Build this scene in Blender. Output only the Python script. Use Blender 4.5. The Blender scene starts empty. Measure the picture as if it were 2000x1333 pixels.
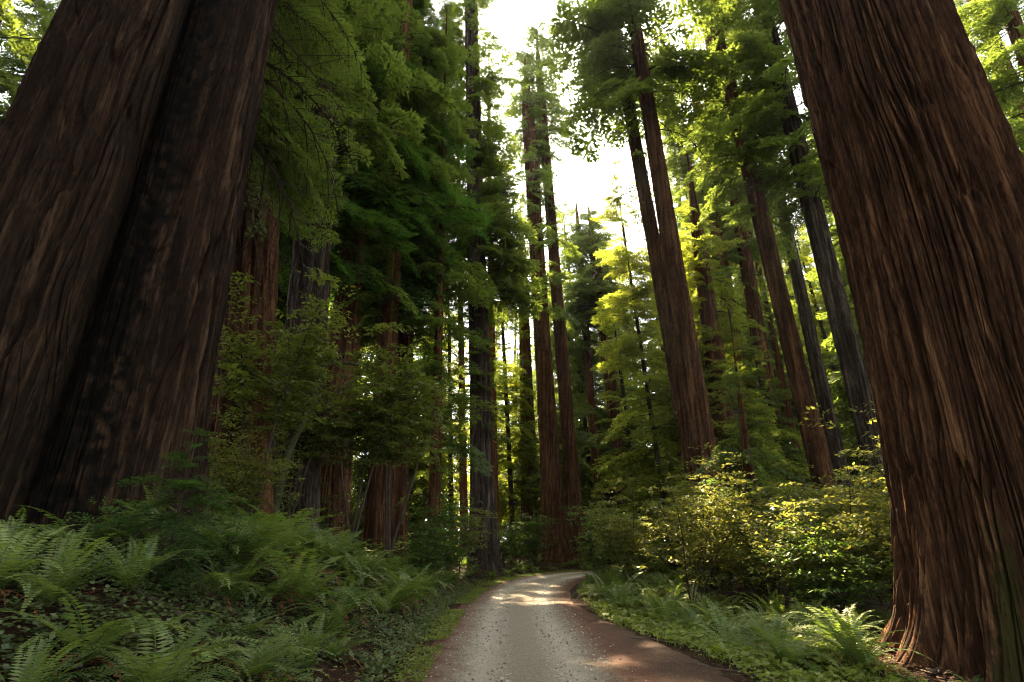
import bpy, math
import numpy as np
from mathutils import Vector, Matrix, Euler
PI = math.pi
S = bpy.context.scene
COL = S.collection

# ------------------------------------------------------------------ camera
FPX = 1076.0                      # focal length in photo pixels (photo 2000 wide)
PITCH, ROLL = math.radians(20.0), math.radians(1.3)
CAMP = np.array([0.0, 0.0, 1.6])
cam = bpy.data.cameras.new("camera"); camo = bpy.data.objects.new("camera", cam); COL.objects.link(camo)
cam.sensor_width = 36.0; cam.lens = 36.0 * FPX / 2000.0
cam.clip_start = 0.05; cam.clip_end = 3000
F = np.array([0, math.cos(PITCH), math.sin(PITCH)]); U0 = np.array([0, -math.sin(PITCH), math.cos(PITCH)]); R0 = np.array([1.0, 0, 0])
UP = U0 * math.cos(ROLL) - R0 * math.sin(ROLL)
RT = R0 * math.cos(ROLL) + U0 * math.sin(ROLL)
camo.matrix_world = Matrix(((RT[0], UP[0], -F[0], CAMP[0]), (RT[1], UP[1], -F[1], CAMP[1]), (RT[2], UP[2], -F[2], CAMP[2]), (0, 0, 0, 1)))
S.camera = camo

# ------------------------------------------------------------------ world and sun
SUN_EL, SUN_AZ = math.radians(45.4), math.radians(-3.2)
w = bpy.data.worlds.new("World"); S.world = w; w.use_nodes = True
nt = w.node_tree; nt.nodes.clear()
wo = nt.nodes.new("ShaderNodeOutputWorld"); bg = nt.nodes.new("ShaderNodeBackground"); sk = nt.nodes.new("ShaderNodeTexSky")
sk.sky_type = 'NISHITA'; sk.sun_disc = False; sk.sun_elevation = SUN_EL; sk.sun_rotation = SUN_AZ
sk.air_density = 1.0; sk.dust_density = 2.0; sk.ozone_density = 1.0
bg.inputs[1].default_value = 0.10
hs_ = nt.nodes.new('ShaderNodeHueSaturation'); hs_.inputs['Saturation'].default_value = 0.32      # thin high haze whitens the blue
nt.links.new(sk.outputs[0], hs_.inputs['Color']); nt.links.new(hs_.outputs[0], bg.inputs[0]); nt.links.new(bg.outputs[0], wo.inputs[0])
sl = bpy.data.lights.new("sun", 'SUN'); sl.energy = 5.0; sl.angle = math.radians(0.55); sl.color = (1.0, 0.80, 0.52)
so = bpy.data.objects.new("sun", sl); COL.objects.link(so)
so.rotation_euler = Vector((math.sin(SUN_AZ) * math.cos(SUN_EL), math.cos(SUN_AZ) * math.cos(SUN_EL), math.sin(SUN_EL))).to_track_quat('Z', 'Y').to_euler()
vs = S.view_settings; vs.view_transform = 'Standard'; vs.look = 'None'; vs.exposure = 3.25; vs.gamma = 1.0
c = S.cycles
c.max_bounces = 8; c.diffuse_bounces = 4; c.glossy_bounces = 1; c.transmission_bounces = 4; c.volume_bounces = 0; c.transparent_max_bounces = 4
c.use_denoising = True; c.caustics_reflective = False; c.caustics_refractive = False
c.sample_clamp_indirect = 3.0; c.use_adaptive_sampling = True; c.adaptive_threshold = 0.004; c.filter_width = 1.15

# ------------------------------------------------------------------ helpers
def at(px, py, Y):
    """world point seen at photo pixel (px, py), at distance Y in front of the camera"""
    d = F + RT * (px - 1000) / FPX - UP * (py - 666.5) / FPX
    return CAMP + d * (Y / d[1])
def depth(p): return float(np.dot(np.asarray(p) - CAMP, F))
def on_ground(px, py, z=0.0):
    d = F + RT * (px - 1000) / FPX - UP * (py - 666.5) / FPX
    return CAMP + d * ((z - 1.6) / d[2])

def mesh(name, V, Q, mats, rnd=None, mi=None, smooth=False, attrs=None):
    V = np.ascontiguousarray(V, dtype=np.float32); Q = np.ascontiguousarray(Q, dtype=np.int32)
    me = bpy.data.meshes.new(name); k = Q.shape[1]
    me.vertices.add(len(V)); me.vertices.foreach_set("co", V.ravel())
    me.loops.add(Q.size); me.loops.foreach_set("vertex_index", Q.ravel())
    me.polygons.add(len(Q)); me.polygons.foreach_set("loop_start", np.arange(0, Q.size, k, dtype=np.int32))
    me.polygons.foreach_set("loop_total", np.full(len(Q), k, dtype=np.int32))
    for m in (mats if isinstance(mats, (list, tuple)) else [mats]): me.materials.append(m)
    if mi is not None: me.polygons.foreach_set("material_index", np.ascontiguousarray(mi, dtype=np.int32))
    me.polygons.foreach_set("use_smooth", np.full(len(Q), bool(smooth)))
    A = dict(attrs or {})
    if rnd is not None: A['rnd'] = rnd
    for an, av in A.items():
        a = me.attributes.new(an, 'FLOAT', 'POINT'); a.data.foreach_set("value", np.ascontiguousarray(av, dtype=np.float32))
    me.update(calc_edges=True)
    return me
def link(name, me, parent=None, loc=None, rotz=0.0, scale=1.0):
    o = bpy.data.objects.new(name, me); COL.objects.link(o)
    if parent is not None: o.parent = parent
    if loc is not None: o.location = [float(v) for v in loc]
    o.rotation_euler = (0, 0, rotz)
    if scale != 1.0: o.scale = (scale,) * 3
    return o
def tag(o, label=None, cat=None, group=None, kind=None):
    if label: o['label'] = label
    if cat: o['category'] = cat
    if group: o['group'] = group
    if kind: o['kind'] = kind
    return o
def dup(root, loc, rz, sc, label, group):
    r = root.copy(); COL.objects.link(r); r.location = [float(v) for v in loc]; r.rotation_euler = (0, 0, rz)
    r.scale = (sc, sc, sc); r['label'] = label
    if group: r['group'] = group
    for ch in root.children:
        k = ch.copy(); COL.objects.link(k); k.parent = r
    return r

def hash2(ix, iy, seed):
    h = (ix.astype(np.int64) * 374761393 + iy.astype(np.int64) * 668265263 + seed * 1442695041) & 0xffffffff
    h = ((h ^ (h >> 13)) * 1274126177) & 0xffffffff
    return ((h ^ (h >> 16)) & 0xffff) / 65535.0
def vnoise(u, v, seed=0, per=None):
    iu = np.floor(u).astype(np.int64); iv = np.floor(v).astype(np.int64)
    fu = u - iu; fv = v - iv; fu = fu * fu * (3 - 2 * fu); fv = fv * fv * (3 - 2 * fv)
    i1 = iu + 1
    if per: iu = iu % per; i1 = i1 % per
    a = hash2(iu, iv, seed); b = hash2(i1, iv, seed); c_ = hash2(iu, iv + 1, seed); d = hash2(i1, iv + 1, seed)
    return (a * (1 - fu) + b * fu) * (1 - fv) + (c_ * (1 - fu) + d * fu) * fv
def fbm(u, v, seed=0, per=None, oct=3):
    s = 0; a = 0.5; t = 0
    for o in range(oct):
        s = s + a * vnoise(u, v, seed + o * 17, per); t += a; u = u * 2; v = v * 2; a *= 0.5
        if per: per *= 2
    return s / t
def sstep(a, b, x):
    t = np.clip((x - a) / (b - a), 0, 1); return t * t * (3 - 2 * t)
def norm(a): return a / np.maximum(np.linalg.norm(a, axis=-1, keepdims=True), 1e-9)

# ------------------------------------------------------------------ materials
def newmat(name):
    m = bpy.data.materials.new(name); m.use_nodes = True; n = m.node_tree; n.nodes.clear()
    out = n.nodes.new("ShaderNodeOutputMaterial")
    return m, n, out
def N(n, t, **kw):
    x = n.nodes.new(t)
    for k, v in kw.items(): setattr(x, k, v)
    return x
def ramp(n, stops, src=None):
    r = N(n, "ShaderNodeValToRGB"); e = r.color_ramp.elements
    while len(e) < len(stops): e.new(0.5)
    for i, (p, cc) in enumerate(stops): e[i].position = p; e[i].color = (*cc, 1)
    if src is not None: n.links.new(src, r.inputs[0])
    return r
def leaf_mat(name, dark, light, trans, tf=0.45, rough=0.45, spec=0.06, clump=0.9):
    m, n, out = newmat(name)
    at_ = N(n, "ShaderNodeAttribute", attribute_name='rnd')
    oi = N(n, "ShaderNodeObjectInfo")
    ad = N(n, "ShaderNodeMath", operation='MULTIPLY_ADD'); n.links.new(oi.outputs['Random'], ad.inputs[0]); ad.inputs[1].default_value = 0.25; n.links.new(at_.outputs['Fac'], ad.inputs[2])
    tc = N(n, "ShaderNodeTexCoord"); cn = N(n, "ShaderNodeTexNoise"); cn.inputs['Scale'].default_value = clump; cn.inputs['Detail'].default_value = 2; n.links.new(tc.outputs['Object'], cn.inputs[0])
    c2 = N(n, "ShaderNodeMath", operation='MULTIPLY_ADD'); n.links.new(cn.outputs[0], c2.inputs[0]); c2.inputs[1].default_value = 1.5; n.links.new(ad.outputs[0], c2.inputs[2])
    sb = N(n, "ShaderNodeMath", operation='SUBTRACT'); n.links.new(c2.outputs[0], sb.inputs[0]); sb.inputs[1].default_value = 0.85
    r = ramp(n, [(0.0, dark), (0.95, light)], sb.outputs[0])
    r2 = ramp(n, [(0.0, tuple(v * 0.6 for v in trans)), (1.0, trans)], sb.outputs[0])
    d = N(n, "ShaderNodeBsdfDiffuse"); t = N(n, "ShaderNodeBsdfTranslucent"); g = N(n, "ShaderNodeBsdfGlossy"); g.inputs['Roughness'].default_value = rough
    g.inputs['Color'].default_value = (0.75, 0.75, 0.6, 1)
    n.links.new(r.outputs[0], d.inputs[0]); n.links.new(r2.outputs[0], t.inputs[0])
    m1 = N(n, "ShaderNodeMixShader"); m1.inputs[0].default_value = tf; n.links.new(d.outputs[0], m1.inputs[1]); n.links.new(t.outputs[0], m1.inputs[2])
    m2 = N(n, "ShaderNodeMixShader"); m2.inputs[0].default_value = spec; n.links.new(m1.outputs[0], m2.inputs[1]); n.links.new(g.outputs[0], m2.inputs[2])
    n.links.new(m2.outputs[0], out.inputs[0]); return m
def bark_mat(name, stops, scale=7.0, bump=0.5, moss=None, moss_shade_col=(0.035, 0.045, 0.012)):
    m, n, out = newmat(name)
    tc = N(n, "ShaderNodeTexCoord"); mp = N(n, "ShaderNodeMapping"); mp.inputs['Scale'].default_value = (1, 1, 0.055)
    n.links.new(tc.outputs['Object'], mp.inputs[0])
    a = N(n, "ShaderNodeTexNoise"); a.inputs['Scale'].default_value = scale; a.inputs['Detail'].default_value = 8; a.inputs['Roughness'].default_value = 0.7
    n.links.new(mp.outputs[0], a.inputs[0])
    b = N(n, "ShaderNodeTexNoise"); b.inputs['Scale'].default_value = 0.9; b.inputs['Detail'].default_value = 5
    n.links.new(tc.outputs['Object'], b.inputs[0])
    f = N(n, "ShaderNodeTexNoise"); f.inputs['Scale'].default_value = scale * 5; f.inputs['Detail'].default_value = 4; f.inputs['Roughness'].default_value = 0.75
    n.links.new(mp.outputs[0], f.inputs[0])
    mx = N(n, "ShaderNodeMath", operation='MULTIPLY_ADD'); n.links.new(b.outputs[0], mx.inputs[0]); mx.inputs[1].default_value = 0.25
    s2 = N(n, "ShaderNodeMath", operation='MULTIPLY_ADD'); n.links.new(f.outputs[0], s2.inputs[0]); s2.inputs[1].default_value = 0.24
    mp2 = N(n, "ShaderNodeMapping"); mp2.inputs['Scale'].default_value = (1, 1, 0.22); n.links.new(tc.outputs['Object'], mp2.inputs[0])
    e_ = N(n, "ShaderNodeTexNoise"); e_.inputs['Scale'].default_value = 20; e_.inputs['Detail'].default_value = 7; e_.inputs['Roughness'].default_value = 0.75; n.links.new(mp2.outputs[0], e_.inputs[0])
    s0 = N(n, "ShaderNodeMath", operation='MULTIPLY_ADD'); n.links.new(e_.outputs[0], s0.inputs[0]); s0.inputs[1].default_value = 0.55; n.links.new(a.outputs[0], s0.inputs[2])
    s1_ = N(n, "ShaderNodeMath", operation='SUBTRACT'); n.links.new(s0.outputs[0], s1_.inputs[0]); s1_.inputs[1].default_value = 0.19; n.links.new(s1_.outputs[0], s2.inputs[2])
    n.links.new(s2.outputs[0], mx.inputs[2])
    r = ramp(n, stops, mx.outputs[0])
    p = N(n, "ShaderNodeBsdfPrincipled"); p.inputs['Roughness'].default_value = 0.9; p.inputs['Specular IOR Level'].default_value = 0.15
    colsock = r.outputs[0]
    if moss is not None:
        am = N(n, "ShaderNodeAttribute", attribute_name='moss')  # real moss, and shade painted into the left giant's recess
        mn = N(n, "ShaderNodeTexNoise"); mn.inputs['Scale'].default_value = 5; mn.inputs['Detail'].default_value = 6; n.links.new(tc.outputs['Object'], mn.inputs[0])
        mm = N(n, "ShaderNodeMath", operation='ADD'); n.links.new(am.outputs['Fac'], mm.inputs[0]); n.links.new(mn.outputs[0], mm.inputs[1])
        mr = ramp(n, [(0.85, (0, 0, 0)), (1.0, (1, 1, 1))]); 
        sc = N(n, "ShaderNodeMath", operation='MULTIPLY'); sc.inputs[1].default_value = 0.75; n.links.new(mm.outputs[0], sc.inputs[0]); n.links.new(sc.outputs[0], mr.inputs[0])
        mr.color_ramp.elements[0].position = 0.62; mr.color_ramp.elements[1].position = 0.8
        mc = N(n, "ShaderNodeMix", data_type='RGBA'); mc.inputs['B'].default_value = (*moss_shade_col, 1)
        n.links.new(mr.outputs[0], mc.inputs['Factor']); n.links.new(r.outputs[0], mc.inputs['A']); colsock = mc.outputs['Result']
    n.links.new(colsock, p.inputs['Base Color'])
    bp = N(n, "ShaderNodeBump"); bp.inputs['Strength'].default_value = bump; bp.inputs['Distance'].default_value = 0.12
    rg = N(n, "ShaderNodeMath", operation='SUBTRACT'); n.links.new(a.outputs[0], rg.inputs[0]); rg.inputs[1].default_value = 0.5
    rg2 = N(n, "ShaderNodeMath", operation='ABSOLUTE'); n.links.new(rg.outputs[0], rg2.inputs[0])
    rg3 = N(n, "ShaderNodeMapRange"); rg3.inputs['From Min'].default_value = 0.0; rg3.inputs['From Max'].default_value = 0.06; n.links.new(rg2.outputs[0], rg3.inputs['Value'])
    rg4 = N(n, "ShaderNodeMath", operation='MULTIPLY_ADD'); n.links.new(rg3.outputs[0], rg4.inputs[0]); rg4.inputs[1].default_value = 0.35; n.links.new(s2.outputs[0], rg4.inputs[2])
    n.links.new(rg4.outputs[0], bp.inputs['Height']); n.links.new(bp.outputs[0], p.inputs['Normal'])
    n.links.new(p.outputs[0], out.inputs[0]); return m
def plain(name, col, rough=0.8, var=0.4, scale=6):
    m, n, out = newmat(name); tc = N(n, "ShaderNodeTexCoord"); a = N(n, "ShaderNodeTexNoise"); a.inputs['Scale'].default_value = scale; a.inputs['Detail'].default_value = 5
    n.links.new(tc.outputs['Object'], a.inputs[0])
    r = ramp(n, [(0.3, tuple(v * (1 - var) for v in col)), (0.7, tuple(v * (1 + var) for v in col))], a.outputs[0])
    p = N(n, "ShaderNodeBsdfPrincipled"); p.inputs['Roughness'].default_value = rough; n.links.new(r.outputs[0], p.inputs['Base Color'])
    p.inputs['Specular IOR Level'].default_value = 0.2
    n.links.new(p.outputs[0], out.inputs[0]); return m
def rnd_mat(name, stops, rough=0.8):
    m, n, out = newmat(name); a = N(n, "ShaderNodeAttribute", attribute_name='rnd'); r = ramp(n, stops, a.outputs['Fac'])
    p = N(n, "ShaderNodeBsdfPrincipled"); p.inputs['Roughness'].default_value = rough; p.inputs['Specular IOR Level'].default_value = 0.2
    n.links.new(r.outputs[0], p.inputs['Base Color']); n.links.new(p.outputs[0], out.inputs[0]); return m

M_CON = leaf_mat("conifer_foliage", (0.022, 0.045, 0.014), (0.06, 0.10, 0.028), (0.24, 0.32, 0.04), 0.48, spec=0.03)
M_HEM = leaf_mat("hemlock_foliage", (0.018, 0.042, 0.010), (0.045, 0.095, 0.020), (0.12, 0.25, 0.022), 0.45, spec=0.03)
M_GOLD = leaf_mat("sun_tinted_foliage", (0.045, 0.08, 0.012), (0.11, 0.145, 0.02), (0.44, 0.50, 0.05), 0.58, spec=0.02)  # lit version of the conifer foliage: sun glow put into its colours
M_SHR = leaf_mat("broadleaf_foliage", (0.030, 0.055, 0.014), (0.125, 0.135, 0.04), (0.42, 0.42, 0.06), 0.42, 0.4, 0.04)
M_HUC = leaf_mat("huckleberry_foliage", (0.020, 0.052, 0.013), (0.075, 0.125, 0.03), (0.20, 0.33, 0.035), 0.42, 0.4, 0.04)
M_TAN = leaf_mat("tanoak_foliage", (0.03, 0.055, 0.014), (0.13, 0.15, 0.045), (0.32, 0.38, 0.04), 0.4, 0.35, 0.07, clump=0.7)
M_FERN = leaf_mat("fern_frond", (0.05, 0.090, 0.020), (0.18, 0.225, 0.058), (0.28, 0.40, 0.04), 0.35, 0.45, 0.05)
M_COVER = leaf_mat("ground_cover", (0.04, 0.065, 0.025), (0.11, 0.135, 0.05), (0.18, 0.28, 0.04), 0.3, 0.45, 0.05)
M_VERGE = leaf_mat("verge_leaves", (0.06, 0.10, 0.018), (0.19, 0.225, 0.04), (0.38, 0.48, 0.04), 0.35, 0.45, 0.04)
M_DEAD = rnd_mat("dead_frond", [(0.0, (0.08, 0.028, 0.012)), (1.0, (0.24, 0.10, 0.04))])
M_LITTER = rnd_mat("litter", [(0.0, (0.05, 0.022, 0.012)), (0.6, (0.15, 0.07, 0.035)), (1.0, (0.26, 0.18, 0.10))])
M_STONE = rnd_mat("gravel_stone", [(0.0, (0.12, 0.10, 0.08)), (0.5, (0.30, 0.26, 0.21)), (1.0, (0.60, 0.54, 0.44))])
M_WOOD = plain("branch_wood", (0.045, 0.032, 0.024), 0.9)
M_STEM = plain("shrub_stem", (0.05, 0.038, 0.025), 0.9)
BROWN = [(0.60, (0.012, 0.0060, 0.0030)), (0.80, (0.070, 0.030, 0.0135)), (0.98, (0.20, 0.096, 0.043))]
M_BARKR = bark_mat("bark_reddish", BROWN, 7, 0.8, moss=True, moss_shade_col=(0.045, 0.038, 0.008))
M_BARKL = bark_mat("bark_left", [(0.58, (0.007, 0.0042, 0.0026)), (0.80, (0.034, 0.0185, 0.0105)), (1.0, (0.115, 0.066, 0.037))], 6, 0.8, moss=True, moss_shade_col=(0.007, 0.006, 0.0035))  # near-black second colour paints shade into the hollow
M_BARK = bark_mat("bark_brown", BROWN, 5, 0.7)
M_BARKG = bark_mat("bark_grey", [(0.60, (0.009, 0.0065, 0.005)), (0.80, (0.036, 0.025, 0.018)), (1.0, (0.14, 0.104, 0.076))], 5, 0.7)
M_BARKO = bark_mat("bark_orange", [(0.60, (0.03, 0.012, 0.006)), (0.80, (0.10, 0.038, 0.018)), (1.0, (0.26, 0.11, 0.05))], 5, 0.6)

# ------------------------------------------------------------------ road line and terrain height
_rp = np.array([(0.15, -60), (0.2, -10), (0.28, 0), (0.33, 6), (0.33, 11), (0.35, 15), (0.6, 20), (1.2, 24.5), (2.4, 29), (4.4, 33.5), (7.6, 37.5), (12, 40.5), (18, 42), (27, 42), (45, 40), (80, 36), (140, 36)], float)
def _dense():
    out = []
    P = _rp
    for i in range(len(P) - 1):
        p0 = P[max(i - 1, 0)]; p1 = P[i]; p2 = P[i + 1]; p3 = P[min(i + 2, len(P) - 1)]
        n = max(2, int(np.linalg.norm(p2 - p1) / 0.5))
        for t in np.arange(n) / n:
            out.append(0.5 * ((2 * p1) + (-p0 + p2) * t + (2 * p0 - 5 * p1 + 4 * p2 - p3) * t * t + (-p0 + 3 * p1 - 3 * p2 + p3) * t ** 3))
    out.append(P[-1]); return np.array(out)
RD = _dense()
RT_ = norm(np.gradient(RD, axis=0))
RN = np.stack([RT_[:, 1], -RT_[:, 0]], 1)       # points to the right of travel
def lateral(x, y):
    """signed distance to the road's centre line, positive on the right"""
    x = np.asarray(x, float); y = np.asarray(y, float); sh = x.shape; p = np.stack([x.ravel(), y.ravel()], 1)
    out = np.empty(len(p))
    for a in range(0, len(p), 20000):
        q = p[a:a + 20000]; d = ((q[:, None, :] - RD[None, :, :]) ** 2).sum(2); k = d.argmin(1)
        v = q - RD[k]; out[a:a + 20000] = np.sign((v * RN[k]).sum(1) + 1e-9) * np.sqrt(d[np.arange(len(q)), k])
    return out.reshape(sh)
def hz(x, y, s=None):
    x = np.asarray(x, float); y = np.asarray(y, float)
    if s is None: s = lateral(x, y)
    amp = 1.15 - 0.75 * sstep(10, 26, y)
    L = -s
    left = amp * sstep(1.7, 4.6, L) + 0.16 * np.clip(L - 4.2, 0, 5) * (1 - 0.75 * sstep(12, 26, y)) 
    right = -0.22 * sstep(2.8, 4.2, s) * (1 - sstep(5, 9, s)) + 0.10 * sstep(5, 12, s)
    rough = (fbm(x * 0.8 + 50, y * 0.8 + 50, 3) - 0.5) * 0.35 * sstep(2.0, 4.0, np.abs(s)) + (fbm(x * 0.12 + 50, y * 0.12 + 50, 9) - 0.5) * 1.6 * sstep(8, 30, np.abs(s))
    h = np.where(s < 0, left, right) + rough
    m = np.exp(-(((x - 7.4) ** 2 + (y - 8.3) ** 2) / 9.0)) * 0.35       # duff mound round the big trunk
    return h + m
def H(x, y): return float(hz(np.array([x]), np.array([y]))[0])

# ------------------------------------------------------------------ ground
def ground():
    def axis(lo, hi, c0, fine, n):
        t = np.linspace(-1, 1, n); k = 3.2
        u = np.sinh(k * t) / math.sinh(k)
        return np.where(u < 0, c0 + (c0 - lo) * u, c0 + (hi - c0) * u)
    xs = axis(-500, 500, 0, 0, 620); ys = axis(-300, 700, 9, 0, 620)
    X, Yg = np.meshgrid(xs, ys); s = lateral(X, Yg); Z = hz(X, Yg, s)
    Z = Z - 0.02 * ((s > -1.5) & (s < 2.3))
    V = np.stack([X, Yg, Z], -1).reshape(-1, 3)
    nx, ny = len(xs), len(ys); i = np.arange(nx * ny).reshape(ny, nx)
    Q = np.stack([i[:-1, :-1], i[:-1, 1:], i[1:, 1:], i[1:, :-1]], -1).reshape(-1, 4)
    m, n, out = newmat("forest_floor"); tc = N(n, "ShaderNodeTexCoord")
    a = N(n, "ShaderNodeTexNoise"); a.inputs['Scale'].default_value = 1.3; a.inputs['Detail'].default_value = 9; a.inputs['Roughness'].default_value = 0.7; n.links.new(tc.outputs['Object'], a.inputs[0])
    b = N(n, "ShaderNodeTexNoise"); b.inputs['Scale'].default_value = 35; b.inputs['Detail'].default_value = 6; n.links.new(tc.outputs['Object'], b.inputs[0])
    r = ramp(n, [(0.35, (0.018, 0.011, 0.007)), (0.55, (0.05, 0.027, 0.016)), (0.7, (0.03, 0.034, 0.014))], a.outputs[0])
    r2 = ramp(n, [(0.3, (0.35, 0.35, 0.35)), (0.7, (1.5, 1.45, 1.4))], b.outputs[0])
    mx = N(n, "ShaderNodeMix", data_type='RGBA', blend_type='MULTIPLY'); mx.inputs['Factor'].default_value = 1
    n.links.new(r.outputs[0], mx.inputs['A']); n.links.new(r2.outputs[0], mx.inputs['B'])
    p = N(n, "ShaderNodeBsdfPrincipled"); p.inputs['Roughness'].default_value = 0.95; p.inputs['Specular IOR Level'].default_value = 0.1
    n.links.new(mx.outputs['Result'], p.inputs['Base Color'])
    bp = N(n, "ShaderNodeBump"); bp.inputs['Strength'].default_value = 0.8; bp.inputs['Distance'].default_value = 0.05
    n.links.new(b.outputs[0], bp.inputs['Height']); n.links.new(bp.outputs[0], p.inputs['Normal']); n.links.new(p.outputs[0], out.inputs[0])
    tag(link("ground", mesh("ground", V, Q, m, smooth=True)), "brown forest floor under the ferns and redwoods", "ground", kind='structure')
ground()

def road():
    # fine strip along the line, with gravel tread and red needle shoulders
    P = RD[(RD[:, 1] > -12) | (RD[:, 0] > 3)]
    d = np.r_[0, np.cumsum(np.linalg.norm(np.diff(P, axis=0), axis=1))]
    near = np.arange(0, 62, 0.07); far = np.arange(62, d[-1], 1.0); t = np.r_[near, far]
    cx = np.interp(t, d, P[:, 0]); cy = np.interp(t, d, P[:, 1])
    T = norm(np.gradient(np.stack([cx, cy], 1), axis=0)); Nn = np.stack([T[:, 1], -T[:, 0]], 1)
    lat = np.linspace(-1, 1, 90)
    wl = 1.62 + 0.25 * (fbm(t * 0.8, t * 0, 31) - 0.5); wr = 1.55 + 1.15 * sstep(18, 7, cy) + 0.3 * (fbm(t * 0.8, t * 0, 37) - 0.5)
    L = np.where(lat[None, :] < 0, lat[None, :] * wl[:, None], lat[None, :] * wr[:, None])
    X = cx[:, None] + Nn[:, 0:1] * L; Y = cy[:, None] + Nn[:, 1:2] * L
    base = hz(X, Y, L)
    rut = -0.018 * np.exp(-((np.abs(L) - 0.62) / 0.2) ** 2)
    Z = base + 0.012 + rut + 0.03 * (fbm(X * 6 + 90, Y * 6 + 90, 5) - 0.5) + 0.022 * np.exp(-(L / 0.3) ** 2)
    edge = np.minimum(1, (1 - np.abs(lat)) * 10)[None, :]; Z = Z * edge + (base - 0.012) * (1 - edge)
    V = np.stack([X, Y, Z], -1).reshape(-1, 3); n0, n1 = X.shape; i = np.arange(n0 * n1).reshape(n0, n1)
    Q = np.stack([i[:-1, :-1], i[:-1, 1:], i[1:, 1:], i[1:, :-1]], -1).reshape(-1, 4)
    m, n, out = newmat("gravel_road"); tc = N(n, "ShaderNodeTexCoord")
    la = N(n, "ShaderNodeAttribute", attribute_name='lat')
    def noise(sc, det=6, rough=0.6):
        a = N(n, "ShaderNodeTexNoise"); a.inputs['Scale'].default_value = sc; a.inputs['Detail'].default_value = det; a.inputs['Roughness'].default_value = rough
        n.links.new(tc.outputs['Object'], a.inputs[0]); return a
    nb = noise(2.2, 7, 0.7); nf = noise(38, 6, 0.85); nm = noise(14, 5, 0.7)
    vo = N(n, "ShaderNodeTexVoronoi"); vo.inputs['Scale'].default_value = 75; n.links.new(tc.outputs['Object'], vo.inputs[0])
    # |lat - 0.0| plus noise -> gravel / red needle mask
    sft = N(n, "ShaderNodeMath", operation='ADD'); sft.inputs[1].default_value = 0.02; n.links.new(la.outputs['Fac'], sft.inputs[0])
    ab = N(n, "ShaderNodeMath", operation='ABSOLUTE'); n.links.new(sft.outputs[0], ab.inputs[0])
    q = N(n, "ShaderNodeMath", operation='MULTIPLY_ADD'); n.links.new(nb.outputs[0], q.inputs[0]); q.inputs[1].default_value = 0.9; n.links.new(ab.outputs[0], q.inputs[2])
    q2 = N(n, "ShaderNodeMath", operation='MULTIPLY_ADD'); n.links.new(nf.outputs[0], q2.inputs[0]); q2.inputs[1].default_value = 0.5; n.links.new(q.outputs[0], q2.inputs[2])
    mask = N(n, "ShaderNodeMapRange"); mask.inputs['From Min'].default_value = 1.52; mask.inputs['From Max'].default_value = 2.05; n.links.new(q2.outputs[0], mask.inputs['Value'])
    g = ramp(n, [(0.34, (0.15, 0.128, 0.098)), (0.5, (0.44, 0.385, 0.305)), (0.66, (0.66, 0.585, 0.47))], nf.outputs[0])
    wt0 = N(n, "ShaderNodeMath", operation='SUBTRACT'); n.links.new(ab.outputs[0], wt0.inputs[0]); wt0.inputs[1].default_value = 0.60     # wheel tracks: packed pale dust
    wt1 = N(n, "ShaderNodeMath", operation='ABSOLUTE'); n.links.new(wt0.outputs[0], wt1.inputs[0])
    wt2 = N(n, "ShaderNodeMath", operation='MULTIPLY_ADD'); n.links.new(nb.outputs[0], wt2.inputs[0]); wt2.inputs[1].default_value = 0.35; n.links.new(wt1.outputs[0], wt2.inputs[2])
    wt3 = N(n, "ShaderNodeMath", operation='MULTIPLY_ADD'); n.links.new(wt2.outputs[0], wt3.inputs[0]); wt3.inputs[1].default_value = -0.9; wt3.inputs[2].default_value = 0.62
    wt4 = N(n, "ShaderNodeMath", operation='MULTIPLY_ADD'); n.links.new(nm.outputs[0], wt4.inputs[0]); wt4.inputs[1].default_value = 0.8; n.links.new(wt3.outputs[0], wt4.inputs[2])
    g2 = ramp(n, [(0.50, (0.72, 0.67, 0.60)), (0.85, (1.15, 1.13, 1.10))], wt4.outputs[0])
    gm = N(n, "ShaderNodeMix", data_type='RGBA', blend_type='MULTIPLY'); gm.inputs['Factor'].default_value = 1; n.links.new(g.outputs[0], gm.inputs['A']); n.links.new(g2.outputs[0], gm.inputs['B'])
    rr = ramp(n, [(0.35, (0.05, 0.022, 0.013)), (0.5, (0.17, 0.068, 0.038)), (0.66, (0.34, 0.18, 0.11))], nf.outputs[0])
    rb = ramp(n, [(0.35, (0.03, 0.017, 0.010)), (0.5, (0.085, 0.045, 0.027)), (0.66, (0.2, 0.12, 0.075))], nf.outputs[0])
    far_ = N(n, "ShaderNodeMapRange"); far_.inputs['From Min'].default_value = 1.5; far_.inputs['From Max'].default_value = 2.4; n.links.new(q.outputs[0], far_.inputs['Value'])
    rm = N(n, "ShaderNodeMix", data_type='RGBA'); n.links.new(far_.outputs[0], rm.inputs['Factor']); n.links.new(rr.outputs[0], rm.inputs['A']); n.links.new(rb.outputs[0], rm.inputs['B'])
    mx = N(n, "ShaderNodeMix", data_type='RGBA'); n.links.new(mask.outputs[0], mx.inputs['Factor']); n.links.new(gm.outputs['Result'], mx.inputs['A']); n.links.new(rm.outputs['Result'], mx.inputs['B'])
    p = N(n, "ShaderNodeBsdfPrincipled"); p.inputs['Roughness'].default_value = 0.85; p.inputs['Specular IOR Level'].default_value = 0.25; n.links.new(mx.outputs['Result'], p.inputs['Base Color'])
    hs = N(n, "ShaderNodeMath", operation='ADD'); n.links.new(nf.outputs[0], hs.inputs[0]); n.links.new(nm.outputs[0], hs.inputs[1])
    bp = N(n, "ShaderNodeBump"); bp.inputs['Strength'].default_value = 0.9; bp.inputs['Distance'].default_value = 0.03; n.links.new(hs.outputs[0], bp.inputs['Height'])
    n.links.new(bp.outputs[0], p.inputs['Normal']); n.links.new(p.outputs[0], out.inputs[0])
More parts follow.
